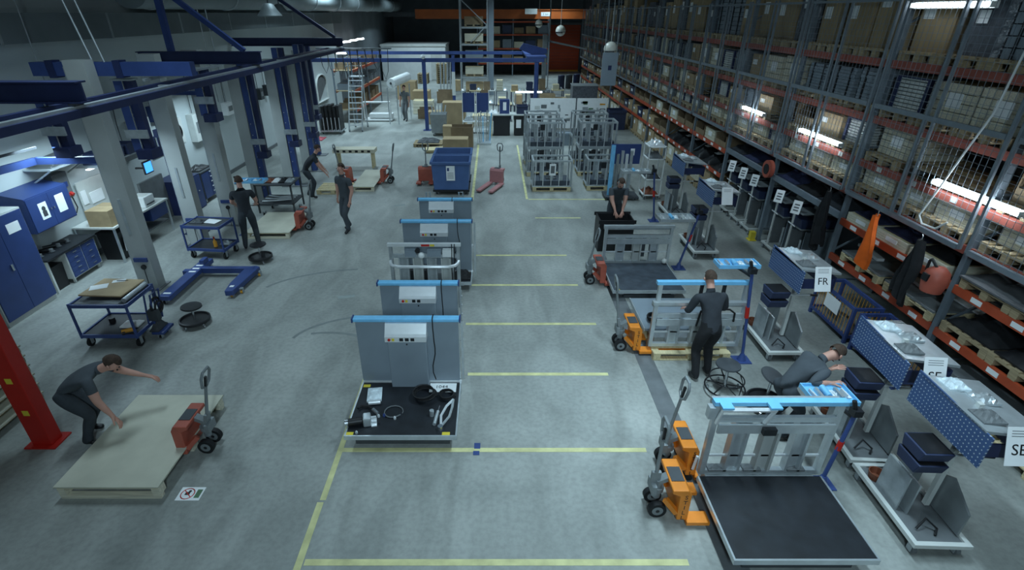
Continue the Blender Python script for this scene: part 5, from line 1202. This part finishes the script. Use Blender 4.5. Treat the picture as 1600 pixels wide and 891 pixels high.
for i,z in enumerate((.146,.626,1.226,1.576)): tag(B().heap(.4,.5,.22,140+i,8).obj('parts_heap',['copper','dark_grey','mid_grey','alu_bright'][i]),f'heap of {["brown","dark","grey","silver"][i]} parts on the {["lowest","second","third","top"][i]} shelf of the white trolley','parts',None,(4.75,15.4,z))
t=thing('black_crate','black open crate behind the far right lift frame, under the leaning person','crate',(2.85,11.55,0)); b=B().box(-.4,.4,-.28,.28,0,.04).box(-.4,.4,-.28,-.25,.041,.76).box(-.4,.4,.25,.28,.041,.76).box(-.4,-.37,-.249,.249,.041,.76).box(.37,.4,-.249,.249,.041,.76); b.obj('crate_body','black_plastic',t); B().box(-.43,.43,-.31,-.281,.7,.78).box(-.43,.43,.281,.31,.7,.78).obj('rim','black_plastic',t); B().heap(.65,.42,.4,150,9,.05).obj('contents','dark_grey',t)
# information boards
for i,(x0,x1) in enumerate(((1.62,3.62),(3.68,5.0))):
    t=thing('notice_board',['wide white notice board with small prints, left of two behind the transport frames','white notice board with yellow bars and pictures, right of two'][i],'board',(0,24.0,0)); B().box(x0,x1,-.03,.0,.4,1.68).obj('board_face','paper',t)
    for x in (x0+.05,x1-.1): B().box(x,x+.05,.001,.06,.02,1.68).obj('post','alu',t); B().box(x-.02,x+.07,-.25,.25,0,.02).obj('foot','alu',t)
    q=random.Random(9+i)
    for j in range(16): x=q.uniform(x0+.1,x1-.3); z=q.uniform(.6,1.5); B().box(x,x+q.uniform(.06,.28),-.034,-.031,z,z+q.uniform(.04,.16)).obj('print',q.choice(['mid_grey','green','off_white','galv','grey_steel']),t)
    if i: B().box(4.68,4.92,-.036,-.031,1.4,1.46).obj('yellow_bar','amber',t); B().box(4.7,4.93,-.04,-.0305,.95,1.25).obj('black_frame','black_plastic',t); B().box(4.73,4.9,-.043,-.0405,.98,1.22).obj('sheet','paper',t); B().box(4.2,4.5,-.035,-.031,1.0,1.2).obj('picture','wrap_grey',t)
# ------------------------------------------------------------------ far end of the hall
t=thing('gantry_crane','blue light gantry across the aisle on four blue posts','gantry',(0,25.6,0))
B().box(-8.25,2.3,-.06,.06,3.02,3.18).obj('girder','steel_blue',t); B().box(-8.1,2.6,4.4,4.52,3.05,3.2).obj('girder','steel_blue',t)
for x,y in ((-3.17,0),(-2.15,4.46),(1.95,0),(2.35,4.46)):
    B().box(x-.08,x+.08,y-.08,y+.08,.02,3.01).obj('post','steel_blue',t); B().box(x-.18,x+.18,y-.18,y+.18,0,.02).obj('foot_plate','steel_blue',t)
B().prism([(2.0,3.19),(2.5,3.3),(2.5,3.5),(1.4,3.75),(1.2,3.5)],1.0,1.12,'y').obj('trolley_plate','steel_blue',t); B().box(1.5,2.4,-.06,4.5,3.19,3.26).obj('cross_girder','steel_blue',t)
B().ball((-3.17,-.1,3.25),.1).obj('end_lamp','white_paint',t,True); B().box(-2.24,-2.06,4.36,4.38,1.0,2.2).obj('white_print','off_white',t)
t=thing('hanging_cables','tangle of dark cable loops hanging from the end of the crane rail','cable',(-5.6,21.2,3.8)); q=random.Random(5)
for i in range(9):
    x=-.9+i*.28; d=q.uniform(.4,1.1); B().tube([(x,0,0),(x+.05,.05,-d*.7),(x+.16,.05,-d),(x+.28,.02,-d*.7),(x+.32,0,0)],.012).obj('cable_loop','dark_grey',t,True)
B().box(-1.0,1.8,-.03,.03,.0,.05).obj('cable_rail','galv',t)
t=thing('storage_tower','tall galvanised storage tower of pallets in the far centre','tower',(-1.28,38,0))
for x in (-.92,.84):
    for y in (-.6,.6): B().box(x,x+.08,y-.05,y+.05,0,6.2).obj('upright','galv',t)
for z in (.1,1.1,2.1,3.1,4.1,5.8): B().box(-.839,.839,-.62,-.56,z,z+.1).box(-.839,.839,.56,.62,z,z+.1).obj('beam','galv',t)
B().bar((-.85,-.6,5.8),(.85,-.6,4.3),.05).bar((.85,-.6,4.3),(-.2,-.6,3.3),.05).obj('brace','galv',t); B().box(.95,1.3,-.4,.4,0,6.3).obj('side_column','grey_panel',t)
for i,z in enumerate((.1,1.1,2.1,3.1,4.1)):
    pallet(f'wooden pallet in far storage tower, {ORD[i]} level from below',(-1.28,38,z+.102),90); load('openbox' if i==4 else ('carton','crate','panels','crate')[i],f'{LOOK["openbox" if i==4 else ("carton","crate","panels","crate")[i]]} in far storage tower, {ORD[i]} level from below',(-1.28,38,z+.25),(1.2,.8,.45))
t=thing('white_cabin','long white cabin at the far left end of the hall','cabin',(-6.5,48,0)); B().box(-2.6,2.6,-1.9,1.9,.02,2.6).obj('cabin_wall','white_paint',t); B().box(-2.65,2.65,-1.95,1.95,2.601,2.75).obj('roof','off_white',t); B().box(-2.5,2.5,-1.86,1.86,0,.0195).obj('base','dark_grey',t); B().box(1.4,2.3,-1.93,-1.901,.1,2.1).obj('door','off_white',t)
for i in range(10): pallet(f'wooden pallet, {ORD[i]} from below in the tall pile before the white cabin',(-4.1,44.6,i*.146),0,'pile of empty pallets')
for i in range(5): pallet(f'wooden pallet, {ORD[i]} from below in the low pile left of the tall pile',(-5.6,44.6,i*.146),0,'low pile of empty pallets')
def far_rack(label, loc, L, levels, seed, depth=1.0, ax='y'):
    t=thing('pallet_rack',label,'rack',loc); q=random.Random(seed); H=max(levels)+.5
    def bx(a0,a1,b0,b1,z0,z1): return B().box(b0,b1,a0,a1,z0,z1) if ax=='y' else B().box(a0,a1,b0,b1,z0,z1)
    n=max(1,round(L/2.7))
    for i in range(n+1):
        for b_ in (-depth/2,depth/2-.06): bx(i*L/n-.04,i*L/n+.04,b_,b_+.06,0,H).obj('upright','rack_post',t)
    for z in levels:
        for b_ in (-depth/2+.0,depth/2-.05): bx(.045,L-.045,b_-.006,b_+.05,z-.06,z+.06).obj('beam','rack_orange',t)
        bx(.05,L-.05,-depth/2+.06,depth/2-.06,z+.02,z+.058).obj('shelf_board','pine_old',t)
    return t
far_rack('red-beamed shelf rack along the left side beyond the rolling ladder',(-7.4,27.4,0),6.6,(.6,1.5,2.45),1)
k=0
for z in (.66,1.56,2.51):
    for j in range(6):
        kind=('openbox','tote','panels','carton')[(k*7+j)%4]; k+=1
        load(kind,f'{LOOK[kind]}, {["lowest","middle","top"][int(z>1)+int(z>2)]} shelf of far left rack, {ORD[j]} from near end',(-7.4,28+j*1.05,z+.001),(.8,.8,.3+.08*(j%3)),'goods in the far left rack')
t=thing('film_roll','large white film roll lying on top of a stand at the far left','roll',(-5.0,27.2,0)); B().cyl((.0,-.2,1.95),(.5,1.9,2.05),.22,n=20).obj('roll','white_paint',t,True); B().cyl((-.01,-.22,1.95),(.0,-.201,1.95),.06).obj('core','dark_grey',t)
for x,y in ((-.25,-.1),(.2,-.1),(.1,1.5),(.6,1.5)): B().box(x,x+.05,y,y+.05,0,1.75).obj('stand_leg','alu',t)
t=thing('white_frame_trolley','white tube frame trolley on the floor at the far left','trolley',(-5.95,27.9,0)); B().tube([(-.7,0,.15),(-.7,0,.95),(.65,0,.95),(.65,0,.6),(.65,0,.15)],.05,8).obj('tube_frame','white_paint',t,True); B().box(-.7,.7,-.1,.65,.041,.1).obj('base','white_paint',t)
for x in (-.55,.55):
    for y in (.0,.5): B().cyl((x-.02,y,.0201),(x+.02,y,.0201),.02).obj('caster','mid_grey',t)
tag(B().box(-.6,.6,-.25,.25,0,.2).obj('white_board_pack','white_paint'),'white pack of boards lying on the white frame trolley','pack',None,(-5.85,28.28,.145))
t=thing('rolling_ladder','tall silver rolling ladder with platform by the white wall','ladder',(-6.5,25.9,0))
for x in (-.32,.3): B().bar((x,-.7,.08),(x,.35,2.3),.05).bar((x,.5,.08),(x,.45,3.2),.05).bar((x,-.05,2.3),(x,-.05,3.2),.04).obj('rail','alu',t)
for i in range(9): y=-.62+i*.11; B().box(-.29,.29,y-.08,y+.08,.28+i*.235,.31+i*.235).obj('step','alu_bright',t)
B().box(-.32,.32,.3,.9,2.3,2.34).obj('platform','alu',t); b=B()
for z in (2.8,3.18): b.bar((-.31,-.05,z),(-.31,.45,z),.035).bar((.31,-.05,z),(.31,.45,z),.035).bar((-.31,.45,z),(.31,.45,z),.035)
b.obj('guard_rail','alu',t)
for x in (-.3,.3):
    for y in (-.7,.5): caster(t,x,y,'mid_grey',.03)
t=thing('board_cart','cart of upright dark boards beside the rolling ladder','cart',(-7.5,25.0,0)); B().box(-.5,.5,-.4,.4,.12,.17).obj('base','alu',t); B().box(-.5,-.46,-.4,.4,.171,1.2).obj('end_panel','grey_steel',t)
for i in range(5): B().cyl((-.3+i*.18,-.38,.17),(-.3+i*.18,-.38,.75),.014).obj('divider','alu_bright',t)
for x in (-.4,.4):
    for y in (-.3,.3): caster(t,x,y,'black_rubber',.03)
for i in range(5): tag(B().box(-.05,.05,-.33,.33,0,1.05+.03*(i%3)).obj('upright_board','black_plastic'),f'black upright board in the cart by the ladder, {ORD[i]} from the left','board','black boards in the cart',(-7.85+i*.18+.03,25.02,.171))
tag(B().heap(1.1,.7,.16,160,9).obj('red_mat','rose_box'),'folded dark red mat on the floor left of the board cart','mat',None,(-8.1,23.6,.0))
tag(B().box(-.5,.5,-.3,.3,0,.5).box(-.55,.55,-.35,.35,.5,.54).obj('yellow_topped_crate','amber'),'crate with yellow edges at the white wall opening','crate',None,(-8.3,26.9,0)) if False else None
load('carton','carton by the white wall opening behind the board cart',(-8.35,27.6,0),(.6,.8,.6))
# centre clutter behind the blue bins
for i,(kind,x,y,sx,sy,sz,w) in enumerate((('carton',-2.9,27.4,.8,.7,.6,'on the floor left of the tall carton'),('crate',-.6,27.0,.9,.8,.5,'on the floor right of the tall carton'),('openbox',-3.6,29.0,.8,.8,.5,'at the rear left of the first gantry post'),('carton',-1.9,23.9,.7,.5,.55,'between bin cart and silver profiles'),('crate',-3.9,30.5,1.1,.8,.7,'farther left behind the first gantry post'),('carton',-4.3,33,1.0,.9,.9,'near the far pallet piles'),('openbox',-3.0,34.5,1.0,1.0,.7,'below the far storage tower'),('carton',-5.6,36,1.2,1.0,1.1,'before the white cabin'),('panels',2.9,22.6,.9,.6,.5,'before the left notice board'),('wrapped',4.6,22.4,.7,.7,.9,'before the right notice board'))):
    load(kind,f'{LOOK[kind]} {w}',(x,y,.0),(sx,sy,sz))
for i in range(4): tag(B().box(-.6,.6,-.3,.3,0,.03).obj('pine_board','pine'),f'pale board lying by the aisle cartons, {ORD[i]} from below','board','boards by the aisle cartons',(-2.15,21.3,.001+i*.032),3*i)
for i in range(5):
    t=thing('wall_profile',f'upright silver profile leaning in the row left of the storage tower, {ORD[i]} from the left','profile',(-3.6+i*.22,37.6,0)); B().bar((0,0,0),(.05,.3,2.3-.15*(i%3)),.07).obj('bar','galv',t); B().box(-.05,.05,-.05,.05,0,.02).obj('foot','dark_grey',t)
load('carton','brown carton nearest behind the blue bins',(-1.45,20.3,0),(.95,.6,.75)); load('openbox','open brown carton behind the nearest carton at the blue bins',(-1.3,22.2,0),(.9,.7,.85))
pallet('wooden pallet under the tall carton by the first gantry post',(-1.9,26.4,0),90); load('carton','tall brown carton on a pallet by the first gantry post',(-1.9,26.4,.147),(1.1,.78,1.05))
pallet('flat wooden pallet with scrap left of the cartons in the aisle',(-2.75,22.4,0),90)
tag(B().heap(.9,.6,.25,161,9).obj('scrap_heap','dark_grey'),'heap of dark scrap on the flat pallet left of the cartons','scrap',None,(-2.75,22.4,.146))
t=thing('waste_cart','grey bin cart with sticking-out profiles left of the aisle cartons','cart',(-2.5,24.6,0)); B().prism([(-.3,.15),(.3,.15),(.36,.95),(-.36,.95)],-.4,.4,'y').obj('bin','grey_steel',t)
for i in range(5): B().bar((-.2+i*.1,-.1+.05*i,.6),(-.3+i*.16,0,1.3+.1*(i%2)),.04).obj('profile','alu',t)
for x in (-.22,.22):
    for y in (-.3,.3): caster(t,x,y,'black_rubber',.03)
t=thing('profile_rack','rack of upright silver profiles right of the aisle cartons','rack',(-.4,22.8,0)); B().box(-.3,.3,-.4,.4,.0,.08).obj('base','alu',t)
for i in range(8): B().bar((-.25+i*.07,-.3+.07*i,.081),(-.32+i*.09,-.1+.05*i,1.1+.12*(i%3)),.04).obj('profile',['alu_bright','galv','alu','film_blue'][i%4],t)
for i,x in enumerate((-1.15,-.5)):
    t=thing('panel_cart',['blue panel cart left of the black cabinets','blue panel cart next to the black cabinets'][i],'cart',(x,25.2,0)); B().box(-.28,.28,-.03,.0,.9,1.75).obj('panel','locker_blue',t)
    for a in (-.3,.27): B().box(a,a+.03,-.05,.02,.1,1.8).obj('post','white_paint',t)
    B().box(-.3,.3,-.4,.3,.06,.1).obj('base','white_paint',t); B().box(-.28,.28,-.35,.0,.5,.53).obj('shelf','white_paint',t); B().heap(.45,.3,.3,170+i,8,.531).obj('parts','galv',t)
    for a in (-.25,.25):
        for y in (-.33,.24): caster(t,a,y,'mid_grey',.018)
t=thing('long_bench','long pale-topped bench with black cabinets in the far centre','bench',(.85,24.6,0)); B().box(-.95,1.0,-.35,.35,.9,.95).obj('bench_top','off_white',t)
for x0,x1 in ((-.85,-.1),(.1,.85)):
    c=B().box(x0,x1,-.3,.3,.03,.899).obj('cabinet','black_plastic',t)
    if x0>0:
        for k_ in (0,1): B().box(x0+.08+k_*.36,x0+.3+k_*.36,-.304,-.301,.35,.72).obj('notice','paper',c)
B().box(-.95,-.9,-.35,.35,0,.899).box(.9,.95,-.35,.35,0,.899).obj('leg','pine',t)
t=thing('blue_toolbox','blue upright toolbox with white label on the long bench','toolbox',(.5,24.6,.951)); B().box(-.22,.22,-.15,.15,0,.6).obj('case','locker_blue',t); B().box(-.07,.08,-.154,-.151,.15,.5).obj('label_sheet','paper',t)
load('tote','dark tote on the right end of the long bench',(1.3,24.6,.952),(.5,.5,.35)); tag(B().heap(.4,.4,.22,180,8).obj('white_sack','paper',None,True),'white sack on the left end of the long bench','sack',None,(-.0,24.55,.952))
q=random.Random(21)
for i in range(16):   # workbenches, cartons and machines crowding the area behind
    x=-2.0+ (i%8)*.85+q.uniform(-.05,.05); y=28.2+ (i//8)*5.2+q.uniform(-.3,.3)
    if abs(x+2.15)<.6 and i<8: continue
    t=thing('work_table',f'work table in the crowded far area, {ORD[i%8]} from the left in the {["nearer","farther"][i//8]} row','table',(x,y,0)); B().box(-.36,.36,-.4,.4,.82,.86).obj('table_top',['pine','off_white','grey_steel'][i%3],t)
    for a in (-.34,.3):
        for c in (-.38,.34): B().box(a,a+.04,c,c+.04,0,.819).obj('leg','steel_dark_blue',t)
    kind=('carton','tote','openbox','crate')[i%4]; load(kind,f'{LOOK[kind]} on far work table, {ORD[i%8]} from left, {["nearer","farther"][i//8]} row',(x-.13,y,.861),(.38,.5,.3+.15*(i%3)))
    tag(B().heap(.22,.5,.18,190+i,7).obj('parts_heap',['galv','dark_grey','alu_bright'][i%3]),f'heap of parts on far work table, {ORD[i%8]} from left, {["nearer","farther"][i//8]} row','parts',None,(x+.2,y,.861))
t=thing('strip_lamp_frame','silver frame with bright strip over the far work tables','lamp',(1.2,27.2,1.5)); B().box(-.1,1.2,-.05,.05,.0,.06).obj('strip','bay_light',t); B().box(-.12,-.08,-.05,.05,-1.5,-.001).box(1.16,1.2,-.05,.05,-1.5,-.001).obj('post','alu',t)
far_rack('long shelf rack against the far back wall, centre',(-1.4,50.5,0),6.2,(1.0,2.2,3.3,4.3),2,1.0,'x')
for j in range(6):
    for l,z in enumerate((1.06,2.26,3.36)):
        kind=('crate','openbox','panels','tote','carton')[(j*3+l)%5]; load(kind,f'{LOOK[kind]}, {["lowest","middle","upper"][l]} shelf of far back rack, {ORD[j]} from left',(-.85+j*1.02,50.5,z),(.8,.8,.5+.1*(j%3)),'goods in the far back rack')
t=thing('overhead_crane','orange overhead travelling crane girder at the far end with white capacity plate','crane',(0,49,0)); B().box(-6.5,8.0,-.3,.3,4.55,5.2).obj('girder','crane_orange',t); B().box(-6.5,8.0,-.36,.36,5.2005,5.26).obj('flange','crane_orange',t)
p=B().box(3.95,4.75,-.32,-.302,4.75,5.05).obj('capacity_plate','paper',t); text('lettering','1 ton',.22,'black_plastic',p,(4.35,-.3225,4.9),(90,0,0)); B().box(2.6,3.6,-.7,-.37,4.9,5.3).obj('hoist','off_white',t); B().box(-9.1,-6.5,-.2,.2,4.7,5.04).obj('end_rail_carriage','dark_grey',t)
t=thing('grey_mast','slim grey steel column in the far right of the aisle','column',(3.5,39,0)); B().box(-.14,.14,-.14,.14,.02,3.7).obj('shaft','grey_steel',t); B().box(-.22,.22,-.22,.22,0,.02).obj('foot_plate','grey_steel',t); B().cyl((.3,0,0),(.3,0,7.3),.04).obj('conduit','galv',t)
B().bar((.2,.3,3.3),(2.6,-2,2.9),.1).obj('brace','grey_steel',t)
for i,(x,y,z) in enumerate(((4.11,20,3.87),(3.25,28,4.23),(2.97,38,4.37))):
    t=thing('globe_lamp',f'white globe hanging on a thin cord, {["nearest and largest","middle","farthest and smallest"][i]} of three','globe',(x,y,z)); B().ball((0,0,0),.24,24,16).obj('globe','lamp_globe',t,True); B().cyl((0,0,.24),(0,0,3.6),.012).obj('cord','off_white',t)
    b=B().ring((0,0,-.05),.242,.008,28,5)
    for j in range(9): a=-PI*.85+j*.17; b.box(.238*math.cos(a)-.012,.238*math.cos(a)+.012,.238*math.sin(a)-.012,.238*math.sin(a)+.012,-.11,-.055)
    b.obj('band','dark_grey',t)
t=thing('hanging_signboard','grey-blue panel hanging in front of the rack behind the nearest globe','panel',(3.98,19.3,2.75)); B().box(-.26,.26,-.03,.03,0,1.05).obj('panel_face','grey_panel',t); B().box(-.05,.07,-.034,-.031,.5,.65).obj('mark','steel_dark_blue',t)
for x in (-.2,.2): B().cyl((x,0,1.05),(x,0,4.6),.01).obj('hanger_rod','galv',t)
for i,(x,y,w,h) in enumerate(((2.55,26.0,.7,1.6),(3.25,26.2,.5,1.4))): load('carton',f'{["larger","smaller"][i]} brown carton showing above the notice boards',(x,y,0),(w,.6,h))
t=thing('glass_booth','dark glass-sided booth behind the right notice board','booth',(4.4,26.8,0)); B().box(-.6,.6,-.4,.4,0,.9).obj('base','dark_grey',t); B().box(-.6,.6,-.4,-.38,.901,1.9).box(-.6,-.58,-.379,.379,.901,1.9).box(.58,.6,-.379,.379,.901,1.9).obj('pane','wrap_grey',t); B().box(-.62,.62,-.42,.42,1.901,1.94).obj('top','alu',t)
load('tote','purple crate on the floor beside the rack, beyond the notice boards',(5.9,26.0,0),(.8,.8,.9)); 
tag(B().box(-.3,.3,-.2,.2,0,.45).box(-.33,.33,-.23,.23,.451,.5).obj('yellow_box','yellow'),'yellow box on the floor at the rack beyond the notice boards','box',None,(5.5,27.3,0))
for i in range(4):
    tag(B().lathe([(.25,0),(.25,.9),(.2,.95),(.05,.96)]).obj('drum',['navy_plastic','dark_grey','steel_dark_blue','mid_grey'][i],None,True),f'{["dark blue","dark grey","blue","grey"][i]} drum on the floor near the orange door','drum',None,(5.0+i*.62,41+i*.4,0))
sc.view_settings.view_transform = 'Standard'; sc.view_settings.look = 'None'; sc.view_settings.gamma = 1.0; sc.view_settings.use_curve_mapping = False; sc.view_settings.exposure = 0.0
